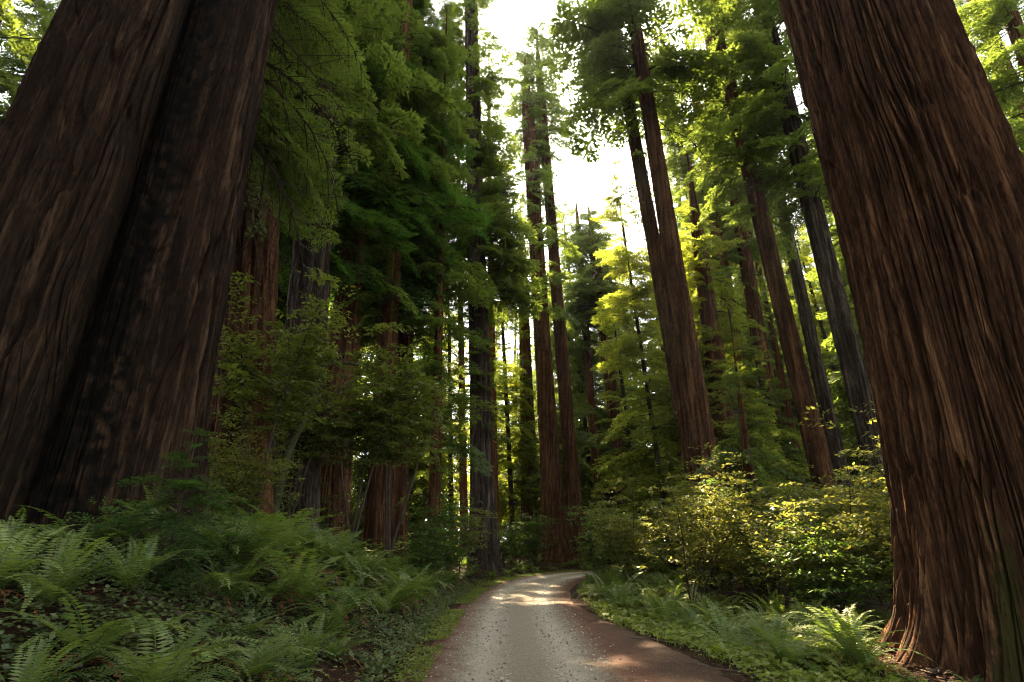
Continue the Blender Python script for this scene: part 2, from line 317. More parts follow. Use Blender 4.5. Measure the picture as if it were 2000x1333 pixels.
    tag(link("road", mesh("road", V, Q, m, smooth=True, attrs={'lat': L.ravel()})), "narrow gravel road with red needle shoulders curving between the redwoods", "road", kind='structure')
road()

# ------------------------------------------------------------------ leaf and branch builders
def leafq(P, D, Nn, L, W):
    Sd = norm(np.cross(D, Nn)); L = np.asarray(L)[..., None]; W = np.asarray(W)[..., None]
    V = np.stack([P, P + D * L * 0.42 + Sd * W * 0.5, P + D * L, P + D * L * 0.42 - Sd * W * 0.5], 1)
    return V.reshape(-1, 3)
def quads(nv): return np.arange(nv).reshape(-1, 4)
def tube(pts, rad, k=5):
    pts = np.asarray(pts, float); rad = np.broadcast_to(np.asarray(rad, float), (len(pts),)); T = norm(np.gradient(pts, axis=0))
    ref = np.array([0.13, 0.31, 0.94]) if abs(T[:, 2]).mean() < 0.8 else np.array([1.0, 0.2, 0.05])
    A = norm(np.cross(T, ref)); B = np.cross(T, A); th = np.arange(k) * 2 * PI / k
    V = pts[:, None, :] + rad[:, None, None] * (A[:, None, :] * np.cos(th)[None, :, None] + B[:, None, :] * np.sin(th)[None, :, None])
    n = len(pts); i = np.arange(n * k).reshape(n, k); j = np.roll(i, -1, 1)
    Q = np.stack([i[:-1], j[:-1], j[1:], i[1:]], -1).reshape(-1, 4)
    return V.reshape(-1, 3), Q
def join(parts):
    Vs, Qs, o = [], [], 0
    for V, Q in parts: Vs.append(V); Qs.append(Q + o); o += len(V)
    return np.concatenate(Vs), np.concatenate(Qs)

def spray(seed, nlat=16, nleaf=10, ll=0.09, lw=0.03, spread=0.42, droop=0.25, sub=0, jz=0.03):
    """one flat conifer branch of length 1 along +X: (leaf V, leaf rnd, wood V, wood Q)"""
    g = np.random.default_rng(seed); LV, LR, WP = [], [], []
    t = np.linspace(0, 1, 7); wob = g.uniform(-0.06, 0.06)
    main = np.stack([t * 0.97, wob * np.sin(t * 3), 0.06 * np.sin(t * PI) - droop * t ** 2], 1)
    WP.append(tube(main, 0.011 * (1.05 - t), 3))
    def pos(a): return np.stack([np.interp(a, t, main[:, k]) for k in range(3)], -1)
    for i in range(nlat):
        a = 0.08 + 0.9 * (i + g.uniform(0, 0.8)) / nlat
        for sd in (-1, 1):
            if g.random() < 0.12: continue
            ln = spread * (1.05 - a) ** 0.75 * (0.45 + 0.55 * min(1, a / 0.3)) * g.uniform(0.7, 1.2) + 0.04
            ang = sd * math.radians(g.uniform(42, 66)); dz = g.uniform(-0.35, 0.1)
            d = norm(np.array([math.cos(ang), math.sin(ang), dz])); p0 = pos(a)
            u = np.linspace(0, 1, 4); lp = p0 + d * (u * ln)[:, None] + np.array([0, 0, -0.35]) * (u[:, None] ** 2 * ln * 0.6)
            if sub: WP.append(tube(lp, 0.004 * (1.1 - u), 3))
            n = max(3, int(nleaf * (0.4 + 0.6 * ln / spread)))
            v = np.linspace(0.08, 1, n); pp = np.stack([np.interp(v, u, lp[:, k]) for k in range(3)], -1)
            for s2 in (-1, 1):
                an = ang + s2 * g.uniform(0.5, 1.1, n)
                D = norm(np.stack([np.cos(an), np.sin(an), np.full(n, dz * 0.7) + g.normal(0, 0.22, n)], 1))
                Nn = norm(np.stack([g.normal(0, 0.35, n), g.normal(0, 0.35, n), np.ones(n)], 1))
                L = ll * g.uniform(0.6, 1.25, n) * (1.1 - 0.5 * v)
                if sub:
                    for q in range(sub):
                        f = (q + 0.3) / sub
                        P2 = pp + D * (L * f)[:, None]
                        for s3 in (-1, 1):
                            an3 = an + s3 * 0.9; D3 = norm(np.stack([np.cos(an3), np.sin(an3), D[:, 2] - 0.1], 1))
                            l3 = ll * 0.42 * (1.15 - f) * g.uniform(0.7, 1.2, n)
                            LV.append(leafq(P2, D3, Nn, l3, l3 * 0.33)); LR.append(np.repeat(g.uniform(0, 1, n) * 0.5 + a * 0.3 + 0.1, 4))
                else:
                    LV.append(leafq(pp, D, Nn, L, np.full(n, lw) * g.uniform(0.7, 1.2, n))); LR.append(np.repeat(g.uniform(0, 1, n) * 0.5 + a * 0.3 + 0.1, 4))
    WV, WQ = join(WP)
    return np.concatenate(LV), np.concatenate(LR), WV, WQ
SP_FAR = [spray(i, 10, 6, 0.17, 0.062, 0.42, 0.22) for i in range(4)]
SP_MID = [spray(10 + i, 15, 9, 0.11, 0.034, 0.42, 0.25) for i in range(5)]
SP_NEAR = [spray(20 + i, 15, 7, 0.115, 0.02, 0.40, 0.28, sub=3) for i in range(4)]
SP_BARE = []
for i in range(4):
    a_, b_, c_, d_ = spray(40 + i, 9, 2, 0.01, 0.004, 0.5, 0.35, sub=1); SP_BARE.append((a_[:4], b_[:4], c_, d_))

def place(protos, pick, P, az, el, roll, sc, want_wood=True):
    """put copies of the prototypes: returns leaf (V,rnd) and wood (V,Q)"""
    LV, LR, WV, WQ = [], [], [], []; off = 0
    ca, sa, ce, se = np.cos(az), np.sin(az), np.cos(el), np.sin(el)
    Xa = np.stack([ca * ce, sa * ce, se], 1); Ya = np.stack([-sa, ca, 0 * ca], 1); Za = np.cross(Xa, Ya)
    cr, sr = np.cos(roll)[:, None], np.sin(roll)[:, None]; Y2 = Ya * cr + Za * sr; Z2 = Za * cr - Ya * sr
    M = np.stack([Xa, Y2, Z2], 1) * sc[:, None, None]        # rows are axes
    for k, pr in enumerate(protos):
        ii = np.where(pick == k)[0]
        if len(ii) == 0: continue
        v = np.einsum('nk,mkj->mnj', pr[0], M[ii]) + P[ii][:, None, :]
        LV.append(v.reshape(-1, 3)); LR.append((pr[1][None, :] + (hash2(ii, ii * 3 + 1, 5) * 0.3)[:, None]).ravel())
        if want_wood:
            v = np.einsum('nk,mkj->mnj', pr[2], M[ii]) + P[ii][:, None, :]
            nv = len(pr[2]); q = pr[3][None] + (np.arange(len(ii)) * nv)[:, None, None] + off
            WV.append(v.reshape(-1, 3)); WQ.append(q.reshape(-1, 4)); off += len(ii) * nv
    return (np.concatenate(LV), np.concatenate(LR)), ((np.concatenate(WV), np.concatenate(WQ)) if want_wood else None)

# ------------------------------------------------------------------ bark and trunks
def bark_disp(u, z, circ, seed, cell=0.16):
    """u in [0,1) round the trunk; returns radial displacement in metres"""
    per = max(6, int(round(circ / cell))); warp = (vnoise(u * per / 4, z * 0.5, seed + 3, max(1, per // 4)) - 0.5) * 1.3
    U = u * per
    perw = per
    n1 = vnoise(U + warp, z * 0.22, seed, perw) * 0.6 + vnoise(2 * U + warp, z * 0.5, seed + 9, 2 * perw) * 0.4
    n2 = vnoise(2 * U + warp * 2, z * 0.36, seed + 21, 2 * perw)
    f1 = 1 - sstep(0.02, 0.085, np.abs(n1 - 0.5)); f2 = 1 - sstep(0.02, 0.10, np.abs(n2 - 0.5))
    plates = vnoise(U, z * 0.12, seed + 30, perw)
    fine = vnoise(5 * U, z * 1.1, seed + 40, 5 * perw) * 0.6 + vnoise(9 * U, z * 3.0, seed + 41, 9 * perw) * 0.4 - 0.5
    return -0.75 * f1 - 0.40 * f2 + 0.45 * (plates - 0.5) + 0.45 * fine

def trunk_mesh(name, mat, axis, rad, z0, z1, nth=110, zs=None, seed=0, amp=0.05, shape=None, face=None, moss=None, cell=0.16, circ=None):
    """axis(z)->(x,y), rad(z)->r ; shape(theta,z)-> multiplier"""
    if face is None: th = np.arange(nth) * 2 * PI / nth
    else:            # more columns on the side that faces the road
        t = np.arange(nth) / nth; th = 2 * PI * t - 0.62 * np.sin(2 * PI * t + 0); th = face + th      # columns crowd together towards the road
    if zs is None: zs = np.linspace(z0, z1, 160)
    TH, Z = np.meshgrid(th, zs); r = rad(Z)
    cc = circ or 2 * PI * float(rad(np.array([2.0 + z0]))[0])
    u = (TH / (2 * PI)) % 1.0
    dsp = bark_disp(u, Z, cc, seed, cell) * amp * (1.0 if amp > 0.12 else 1.35)
    m = shape(TH, Z) if shape is not None else 1.0
    rr = r * m + dsp
    ax, ay = axis(Z); X = ax + rr * np.cos(TH); Y = ay + rr * np.sin(TH)
    V = np.stack([X, Y, Z], -1).reshape(-1, 3); n0, n1 = X.shape; i = np.arange(n0 * n1).reshape(n0, n1); j = np.roll(i, -1, 1)
    Q = np.stack([i[:-1], j[:-1], j[1:], i[1:]], -1).reshape(-1, 4)
    at_ = {'moss': moss(TH, Z).ravel()} if moss is not None else None
    return mesh(name, V, Q, mat, smooth=True, attrs=at_)

def crown(axis, rad, z0, z1, Lmax, n, seed, lod='mid', droop=(-0.5, 0.1), power=0.8, bare=0, side=None, gap=0.25, low=0.6, clump=0, mat=None, wood=True):
    g = np.random.default_rng(seed); protos = {'far': SP_FAR, 'mid': SP_MID, 'near': SP_NEAR, 'bare': SP_BARE}[lod]
    z = z0 + (z1 - z0) * g.random(n) ** 0.95; t = (z - z0) / (z1 - z0)
    az = g.uniform(0, 2 * PI, n)
    if side is not None: az = np.where(g.random(n) < side[1], side[0] + g.normal(0, side[2] if len(side) > 2 else 0.7, n), az)
    keep = vnoise(az * 1.3 + 10, z * 0.35, seed + 7) > gap; z, az, t = z[keep], az[keep], t[keep]; n = len(z)
    L = Lmax * ((1 - t) ** power * 0.9 + 0.12) * (low + (1 - low) * np.minimum(1, t / 0.15)) * g.uniform(0.55, 1.15, n)
    el = g.uniform(droop[0], droop[1], n) + 0.5 * t
    ax, ay = axis(z); r = rad(z) * 0.85
    P = np.stack([ax + r * np.cos(az), ay + r * np.sin(az), z], 1)
    return place(protos, g.integers(0, len(protos), n), P, az, el, g.normal(0, 0.3, n), L)
def merge_crowns(cs):
    LV = np.concatenate([c_[0][0] for c_ in cs]); LR = np.concatenate([c_[0][1] for c_ in cs])
    W = join([c_[1] for c_ in cs]); return LV, LR, W

def crown_mesh(LV, LR, W, leaf):
    V = np.concatenate([LV, W[0]]); Q = np.concatenate([quads(len(LV)), W[1] + len(LV)])
    return mesh('crown', V, Q, [leaf, M_WOOD], rnd=np.r_[LR, np.zeros(len(W[0]))], mi=np.r_[np.zeros(len(LV) // 4), np.ones(len(W[1]))])
TREES = {}
def tree(key, name, label, Y, a, b, crowns, top=None, mat=None, leaf=None, group=None, nth=110, amp=0.05, flare=0.35, fh=0.9, cat="tree", seed=1, cell=0.16, taper=1.0, shape=None, cut=None):
    """a, b: (photo y, photo x of the axis, width in px), lower then upper; the tree stands at distance Y"""
    Pa, Pb = at(a[1], a[0], Y), at(b[1], b[0], Y); ra, rb = a[2] / 2 / FPX * depth(Pa), b[2] / 2 / FPX * depth(Pb)
    k = (Pb[0] - Pa[0]) / (Pb[2] - Pa[2]); xb = Pa[0] - k * (Pa[2] - 0.0); zg = H(xb, Y) - 0.3
    base = np.array([Pa[0] + k * (zg - Pa[2]), Y, zg]); top = top or 55
    sl_ = (rb - ra) / (Pb[2] - Pa[2]); sl_ = min(sl_, -0.002) * taper
    def rad(z):
        zz = np.asarray(z) + zg; r = ra + sl_ * (zz - Pa[2]); r = np.maximum(r, 0.03 + 0.25 * rb * (1 - np.clip(zz / top, 0, 1)))
        return r * (1 + flare * np.exp(-(zz - zg) / fh)) * np.clip((top - zz) / 6, 0.02, 1)
    def axis(z): z = np.asarray(z); return k * z, 0 * z
    root = bpy.data.objects.new(name, None); COL.objects.link(root); root.location = base.tolist(); tag(root, label, cat, group)
    vis = min(top - zg, Pb[2] + 12)
    zs = np.r_[np.linspace(0, vis * 0.45, 170), np.linspace(vis * 0.45, vis, 110)[1:], np.linspace(vis, top - zg, 14)[1:]] if top - zg > vis + 1 else np.r_[np.linspace(0, vis * 0.5, 170), np.linspace(vis * 0.5, top - zg, 110)[1:]]
    link('trunk', trunk_mesh('trunk', mat or M_BARK, axis, rad, 0, top - zg, nth, zs, seed, amp, shape, cell=cell), root)
    cs = []
    if amp >= 0.03: crowns = list(crowns) + [dict(z=(3, 17), Lmax=1.5, n=16, lod='bare', low=1, power=0.1, gap=0.0, droop=(-0.9, 0.2))]      # dead limbs
    for i, cd in enumerate(crowns):
        cd = dict(cd); z0, z1 = cd.pop('z'); zp = cd.pop('zp', None); z1p = cd.pop('z1p', None)
        if zp is not None: z0 = zat(zp, Y) - zg
        if z1p is not None: z1 = zat(z1p, Y) - zg
        cs.append(crown(axis, rad, z0, min(z1, top - zg), seed=seed * 13 + i, **cd))
    if cs:
        LV, LR, W = merge_crowns(cs); link('crown', crown_mesh(LV, LR, W, leaf or M_CON), root)
    TREES[key] = root
    return root
def zat(py, Y):
    return float(at(1000, py, Y)[2])

# ------------------------------------------------------------------ the two giants
def giant_right():
    Cx, Cy = 7.68, 8.65; zg = 0.0
    face = math.atan2(-Cy, -Cx)
    def axis(z):
        q = 0.0 + 0.034 * np.clip(z - 6, 0, 60) ** 1.1; return -0.75 * q, 0.66 * q
    def rad(z): return 1.46 - 0.008 * z + 0.30 * np.exp(-z / 0.8)
    lobes = [(face - 0.9, 0.10, 0.22), (face - 0.35, 0.07, 0.16), (face + 0.12, 0.06, 0.14), (face + 0.55, 0.09, 0.2), (face - 1.4, 0.12, 0.2), (face + 1.2, 0.1, 0.25), (face + 2.4, 0.1, 0.3), (face + 3.3, 0.1, 0.3)]
    def shape(th, z):
        s = 1.0
        for a, am, wd in lobes:
            d = np.angle(np.exp(1j * (th - a - 0.05 * np.sin(z * 0.5)))); s = s + am * (0.35 + 1.6 * np.exp(-z / 1.3) + 1.1 * np.exp(-np.clip(z, 0, 9) / 0.45)) * np.exp(-(d / wd) ** 2)
        s = s - 0.05 * np.exp(-((np.angle(np.exp(1j * (th - face + 0.1))) ) / 0.08) ** 2) - 0.03 * np.exp(-((np.angle(np.exp(1j * (th - face - 0.33 - 0.02 * z)))) / 0.05) ** 2)
        return s
    def moss(th, z):
        d = np.angle(np.exp(1j * (th - face + 0.25 - 0.05 * np.sin(z * 1.1)))); return 0.55 * np.exp(-(d / 0.14) ** 2) * np.exp(-np.clip(z - 1.5, 0, 9) / 1.2) + 0.12 * np.exp(-z / 2)
    zs = np.r_[np.linspace(-0.4, 3.2, 240), np.linspace(3.2, 14.5, 420)[1:], np.linspace(14.5, 62, 30)[1:]]
    root = bpy.data.objects.new("redwood_tree", None); COL.objects.link(root); root.location = (Cx, Cy, zg)
    tag(root, "colossal furrowed redwood trunk beside the fern verge, moss stripe low on its bark", "tree")
    link('trunk', trunk_mesh('trunk', M_BARKR, axis, rad, -0.4, 62, 900, zs, 11, 0.19, shape, face, moss, 0.125), root)
    ccc = [crown(axis, rad, 26, 60, 6, 140, 77, 'far')]
    LV, LR, W = merge_crowns(ccc); link('crown', crown_mesh(LV, LR, W, M_CON), root)
giant_right()
def giant_left():
    Cx, Cy = -7.35, 9.0; zg = H(-6.2, 7.6) - 0.5
    face = math.atan2(-Cy, -Cx)
    def axis(z): return -0.0 * z, 0 * z
    def rad(z): return 2.03 - 0.036 * z
    def dd(th, a): return np.angle(np.exp(1j * (th - a)))
    def shape(th, z):
        s = 1.0 + 0.15 * np.exp(-(dd(th, face + 0.80) / 0.42) ** 2)          # column towards the road
        s = s + (0.20 + 0.3 * np.exp(-z / 3)) * np.exp(-(dd(th, face - 0.85) / 0.42) ** 2)
        rec = (0.46 + 0.14 * np.exp(-z / 4.0))
        s = s - rec * np.exp(-((dd(th, face + 0.26 - 0.1 * np.exp(-z / 3))) / (0.26 + 0.42 * np.exp(-z / 3.5))) ** 6)
        s = s - 0.22 * np.exp(-(dd(th, face + 0.06 - 0.35 * np.exp(-z / 3.0)) / 0.09) ** 2)
        s = s + (0.45 * np.exp(-z / 1.1)) * np.exp(-(dd(th, face + 1.25) / 0.10) ** 2) + 0.3 * np.exp(-z / 1.0) * np.exp(-(dd(th, face + 0.75) / 0.16) ** 2) + 0.5 * np.exp(-z / 1.6) * np.exp(-(dd(th, face - 0.3) / 0.10) ** 2)
        return s
    def moss(th, z):  # recess shade painted near-black, plus moss on the road-side flare
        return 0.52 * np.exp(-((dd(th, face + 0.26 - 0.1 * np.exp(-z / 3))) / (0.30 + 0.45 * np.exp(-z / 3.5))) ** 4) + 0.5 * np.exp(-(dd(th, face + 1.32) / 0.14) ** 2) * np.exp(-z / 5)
    zs = np.r_[np.linspace(-0.6, 4.0, 240), np.linspace(4.0, 14.0, 400)[1:], np.linspace(14.0, 62, 30)[1:]]
    root = bpy.data.objects.new("redwood_tree", None); COL.objects.link(root); root.location = (Cx, Cy, zg)
    tag(root, "colossal twin-column redwood on the fern bank with a mossy, shade-painted hollow between its columns", "tree")
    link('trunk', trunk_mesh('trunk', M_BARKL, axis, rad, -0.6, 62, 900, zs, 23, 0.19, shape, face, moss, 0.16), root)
    ccc = [crown(axis, rad, 24, 60, 6, 140, 78, 'far'), crown(axis, rad, 9.5, 16, 3.2, 26, 79, 'near', droop=(-0.7, -0.1), side=(0.95, 1.0, 0.3), gap=0.0, low=1, power=0.1), crown(axis, rad, 9, 15, 4.0, 14, 80, 'bare', droop=(-0.9, -0.2), side=(0.75, 1.0, 0.3), gap=0.0, low=1, power=0.1)]
    LV, LR, W = merge_crowns(ccc); link('crown', crown_mesh(LV, LR, W, M_CON), root)
giant_left()

# ------------------------------------------------------------------ the trees one can tell apart
def C(z0, z1, Lmax, n, **k): return dict(z=(z0, z1), Lmax=Lmax, n=n, **k)
T = tree
RW = "redwood_tree"
# left of the road
def Cp(zp, z1, Lmax, n, **k): return dict(z=(0, z1), zp=zp, Lmax=Lmax, n=n, **k)
hk = dict(lod='near', droop=(-0.6, 0.0), gap=0.14)
T('l2', RW, "dark furrowed redwood close behind the twin-column giant, half hidden by it", 14, (850, 468, 120), (250, 500, 95), [Cp(300, 40, 3.5, 70)], 58, M_BARK, seed=2, nth=180, amp=0.08, cell=0.2)
T('l3', RW, "redwood with a pale streaked flank rising out of the tanoak leaves", 17, (1000, 573, 92), (400, 618, 68), [Cp(330, 50, 4, 120)], 58, M_BARKG, seed=3, nth=180, amp=0.10, cell=0.22)
T('l4', RW, "thick dark redwood just behind the pale-flanked one, base in the ferns", 20, (1000, 638, 88), (500, 690, 44), [Cp(470, 50, 4, 120)], 55, M_BARK, seed=4, nth=180, amp=0.09, cell=0.2)
T('l5', RW, "near-black redwood stem standing at the back edge of the fern bank", 21, (1000, 738, 48), (560, 762, 38), [Cp(640, 45, 3.5, 150)], 50, M_BARK, seed=5, amp=0.06)
T('l5b', RW, "brown redwood pressed behind the near-black stem", 24, (1000, 778, 36), (560, 796, 30), [Cp(600, 45, 3.5, 140)], 50, M_BARK, seed=6, amp=0.05)
T('l6', RW, "slender dark conifer with drooping sprays between the near-black stem and the road tree", 22, (1000, 848, 24), (400, 863, 9), [C(3.2, 34, 2.7, 170, gap=0.15)], 34, M_BARK, seed=7, amp=0.02)
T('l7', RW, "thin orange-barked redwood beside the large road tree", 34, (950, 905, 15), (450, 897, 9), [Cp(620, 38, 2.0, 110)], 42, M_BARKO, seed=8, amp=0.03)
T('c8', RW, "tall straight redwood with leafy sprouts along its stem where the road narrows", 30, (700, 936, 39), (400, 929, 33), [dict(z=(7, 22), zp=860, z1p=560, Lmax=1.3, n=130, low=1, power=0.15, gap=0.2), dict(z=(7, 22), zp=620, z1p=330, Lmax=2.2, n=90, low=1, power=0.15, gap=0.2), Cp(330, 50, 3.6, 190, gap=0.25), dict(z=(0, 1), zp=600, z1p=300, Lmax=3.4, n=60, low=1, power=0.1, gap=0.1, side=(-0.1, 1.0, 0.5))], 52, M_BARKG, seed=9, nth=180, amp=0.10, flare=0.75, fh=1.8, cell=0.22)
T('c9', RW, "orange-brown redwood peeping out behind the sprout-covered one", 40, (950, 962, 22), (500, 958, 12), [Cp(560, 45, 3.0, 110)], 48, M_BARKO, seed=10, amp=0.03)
T('c10', RW, "reddish-brown redwood of the joined pair at the road bend, the stouter stem", 40, (700, 1062, 33), (400, 1043, 28), [dict(z=(13, 20), zp=620, z1p=420, Lmax=2.8, n=44, low=1, power=0.1), dict(z=(0, 1), zp=400, z1p=112, Lmax=2.0, n=120, low=1, power=0.3, gap=0.3)], zat(112, 40), M_BARKR, seed=11, nth=180, amp=0.09, flare=1.0, fh=2.6, cell=0.22)
T('c11', RW, "lighter slender redwood of the joined pair at the road bend", 41, (700, 1098, 25), (400, 1074, 20), [dict(z=(0, 1), zp=280, z1p=62, Lmax=3.5, n=115, low=0.9, power=0.3, gap=0.15), dict(z=(0, 1), zp=470, z1p=270, Lmax=2.6, n=30, low=1, power=0.1, droop=(-1.1, -0.5)), dict(z=(0, 1), zp=420, z1p=220, Lmax=3.8, n=26, lod='bare', droop=(-0.9, -0.2))], zat(60, 41), M_BARKR, seed=12, nth=140, amp=0.06, flare=0.7, fh=2.2)
T('c12', RW, "dark ivy-clad trunk standing behind the joined pair", 50, (950, 1034, 34), (700, 1026, 24), [C(5, 18, 2.0, 120, low=1, power=0.2), Cp(640, 34, 3.5, 110)], 36, M_BARK, seed=13, amp=0.04)
T('c13', RW, "thin dark redwood between the joined pair and the leaning far stem", 48, (940, 1166, 19), (620, 1142, 14), [Cp(700, 34, 3.6, 150)], 36, M_BARK, seed=14, amp=0.03)
T('c14', RW, "leaning brown redwood with feathered top over the road bend", 46, (860, 1206, 26), (540, 1166, 20), [Cp(620, zat(400, 46), 4.6, 200, gap=0.1)], zat(385, 46), M_BARK, seed=15, amp=0.04)
T('r15', RW, "pinkish-grey redwood on the shaded flank of the dark fir", 27, (800, 1335, 35), (330, 1250, 25), [Cp(190, 46, 4.6, 60, droop=(-0.8, -0.1)), dict(z=(0, 1), zp=420, z1p=200, Lmax=3.8, n=40, lod='bare', droop=(-0.9, -0.3)), dict(z=(0, 1), zp=400, z1p=200, Lmax=3.4, n=14, droop=(-0.9, -0.3))], 48, M_BARKR, seed=16, nth=150, amp=0.06)
T('r16', "fir_tree", "tall dark grey-barked fir with a high branching crown beyond the shrubs", 25, (880, 1376, 46), (300, 1281, 31), [Cp(200, 46, 6.2, 125, side=(PI, 0.5), droop=(-0.7, 0.0)), Cp(250, 44, 3, 25), Cp(300, 30, 4.0, 20, lod='bare', droop=(-0.9, -0.3))], 50, M_BARK, seed=17, nth=180, amp=0.05, cell=0.1)
T('r17', RW, "furrowed redwood leaning above the golden maple clumps", 24, (870, 1592, 40), (400, 1480, 30), [Cp(330, 45, 4.4, 130, gap=0.25), Cp(430, 22, 3.0, 16)], 48, M_BARK, seed=18, nth=150, amp=0.07)
T('r18', RW, "thin dark redwood close to the dark fir", 34, (640, 1392, 15), (320, 1335, 12), [Cp(560, 42, 3.2, 190)], 44, M_BARK, seed=19, amp=0.03)
T('r19', RW, "mid-sized redwood between the thin stem and the leaning furrowed one", 32, (860, 1516, 32), (480, 1452, 24), [Cp(480, 45, 3.8, 170)], 48, M_BARK, seed=20, amp=0.06)
T('r20', RW, "pale grey redwood behind the leaning furrowed one", 33, (840, 1623, 29), (520, 1553, 21), [Cp(470, 45, 4.0, 140, gap=0.3)], 50, M_BARKG, seed=21, amp=0.06)
T('r21', RW, "greyish redwood standing nearest the moss-striped giant", 22, (880, 1705, 44), (400, 1586, 37), [Cp(400, 44, 4.3, 150, gap=0.25)], 48, M_BARKG, seed=22, nth=150, amp=0.07)
T('r22', RW, "very thin stem between the mid-sized redwood and the grey one", 36, (900, 1560, 15), (690, 1516, 12), [Cp(680, 36, 2.6, 90)], 40, M_BARK, seed=23, amp=0.03)
T('r23', RW, "low redwood trunk wrapped in golden young foliage", 29, (900, 1422, 48), (750, 1402, 40), [C(5, 19, 3.2, 130, low=1), Cp(640, 24, 3, 50)], 26, M_BARK, seed=24, amp=0.05, leaf=M_GOLD)
T('r24', RW, "short dark stem showing under the shrubs by the golden leaves", 19, (1080, 1482, 24), (950, 1466, 20), [C(4, 9, 1.8, 50)], 10, M_BARK, seed=25, amp=0.03)
T('r25', RW, "orange trunk seen low behind the dark fir", 33, (900, 1470, 36), (760, 1448, 32), [Cp(620, 38, 3.6, 130)], 42, M_BARKO, seed=26, amp=0.04)
T('r26', RW, "dark redwood rising between the greyish one and the giant's edge", 36, (860, 1790, 34), (300, 1650, 24), [Cp(480, 44, 4.0, 130, gap=0.3)], 48, M_BARK, seed=27, amp=0.05)
# corners
T('k1', RW, "pale hazy redwood beyond the twin-column giant in the upper corner", 26, (260, 40, 26), (60, 112, 18), [C(14, 46, 5.0, 210, gap=0.3)], 50, M_BARKG, seed=30, amp=0.04)
T('k2', RW, "dense dark redwood at the picture's edge beyond the twin-column giant", 19, (400, -120, 40), (60, -20, 26), [C(10, 40, 4.5, 170, gap=0.3)], 44, M_BARK, seed=31, amp=0.04)
T('k3', RW, "redwood with golden sprays beyond the moss-striped giant's far edge", 20, (400, 2120, 40), (60, 1985, 26), [C(10, 42, 5.0, 210, gap=0.3)], 46, M_BARK, seed=32, amp=0.04)
T('k4', RW, "dark redwood crown at the outer side of the moss-striped giant", 27, (400, 2060, 40), (60, 1930, 26), [C(10, 46, 5.5, 200, gap=0.3)], 50, M_BARK, seed=33, amp=0.04)
# hemlocks whose boughs fill the upper space left of the road
HT = "hemlock_tree"
T('h1', HT, "hemlock with low feathery boughs hanging beside the twin-column giant", 18.5, (1000, 575, 16), (300, 622, 12), [Cp(520, 27, 4.6, 190, **hk)], 30, M_BARK, leaf=M_HEM, seed=40, amp=0.015)
T('h2', HT, "dark hemlock whose boughs fill the space above the near-black stem", 23, (1000, 738, 16), (400, 770, 11), [Cp(640, 33, 5.4, 330, **hk)], 36, M_BARK, leaf=M_HEM, seed=41, amp=0.015)
T('h3', HT, "hemlock with bright green tips next to the sprout-covered redwood", 31, (1000, 852, 12), (400, 866, 8), [Cp(540, 40, 4.4, 240, **hk)], 40, M_BARK, leaf=M_HEM, seed=42, amp=0.015)
T('h4', HT, "hemlock with dark boughs above the thick dark redwood", 22, (1000, 640, 16), (400, 694, 12), [Cp(500, 33, 5.0, 250, **hk)], 36, M_BARK, leaf=M_HEM, seed=43, amp=0.015)
# golden, sun-struck young trees on the right
YT = "young_redwood"
def young(key, label, Y, px, py_top, Lm, n, mat, seed, z0=0.8, lod='mid'):
    top = zat(py_top, Y); p = at(px, 900, Y); q = at(px - 0.12 * 500 * (px - 850) / 550, 400, Y)
    dpx = (px - 850) / 2900.0
    T(key, YT, label, Y, (900, px, 9), (500, px - 400 * dpx, 5), [C(z0, top, Lm, int(n * 0.85), gap=0.25, low=0.9, power=0.55, lod=lod), C(z0, top, Lm * 0.55, int(n * 0.4), gap=0.1, low=1, power=0.8, lod=lod)], top, M_WOOD, leaf=mat, seed=seed, amp=0.0, nth=16, cat="young tree")
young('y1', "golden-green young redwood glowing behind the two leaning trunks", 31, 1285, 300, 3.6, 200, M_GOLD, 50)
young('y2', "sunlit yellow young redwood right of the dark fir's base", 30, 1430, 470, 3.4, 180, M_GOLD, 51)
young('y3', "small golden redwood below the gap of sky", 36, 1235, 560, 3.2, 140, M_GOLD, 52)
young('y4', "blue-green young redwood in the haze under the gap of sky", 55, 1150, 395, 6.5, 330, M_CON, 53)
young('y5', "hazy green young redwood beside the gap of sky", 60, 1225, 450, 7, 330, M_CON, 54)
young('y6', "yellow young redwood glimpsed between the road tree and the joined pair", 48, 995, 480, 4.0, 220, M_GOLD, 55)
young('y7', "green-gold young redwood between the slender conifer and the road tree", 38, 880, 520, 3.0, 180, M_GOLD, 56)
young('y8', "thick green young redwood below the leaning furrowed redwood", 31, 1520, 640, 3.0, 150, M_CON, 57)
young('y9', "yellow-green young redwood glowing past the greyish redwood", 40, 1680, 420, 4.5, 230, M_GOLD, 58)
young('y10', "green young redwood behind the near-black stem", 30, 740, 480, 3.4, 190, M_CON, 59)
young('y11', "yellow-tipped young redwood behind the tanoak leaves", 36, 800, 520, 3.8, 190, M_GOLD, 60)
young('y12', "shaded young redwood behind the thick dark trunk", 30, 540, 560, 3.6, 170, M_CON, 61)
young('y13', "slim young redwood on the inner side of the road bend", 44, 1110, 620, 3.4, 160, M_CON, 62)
young('y14', "young redwood with gold sprays under the sky gap's far side", 42, 1330, 420, 4.0, 200, M_GOLD, 63)

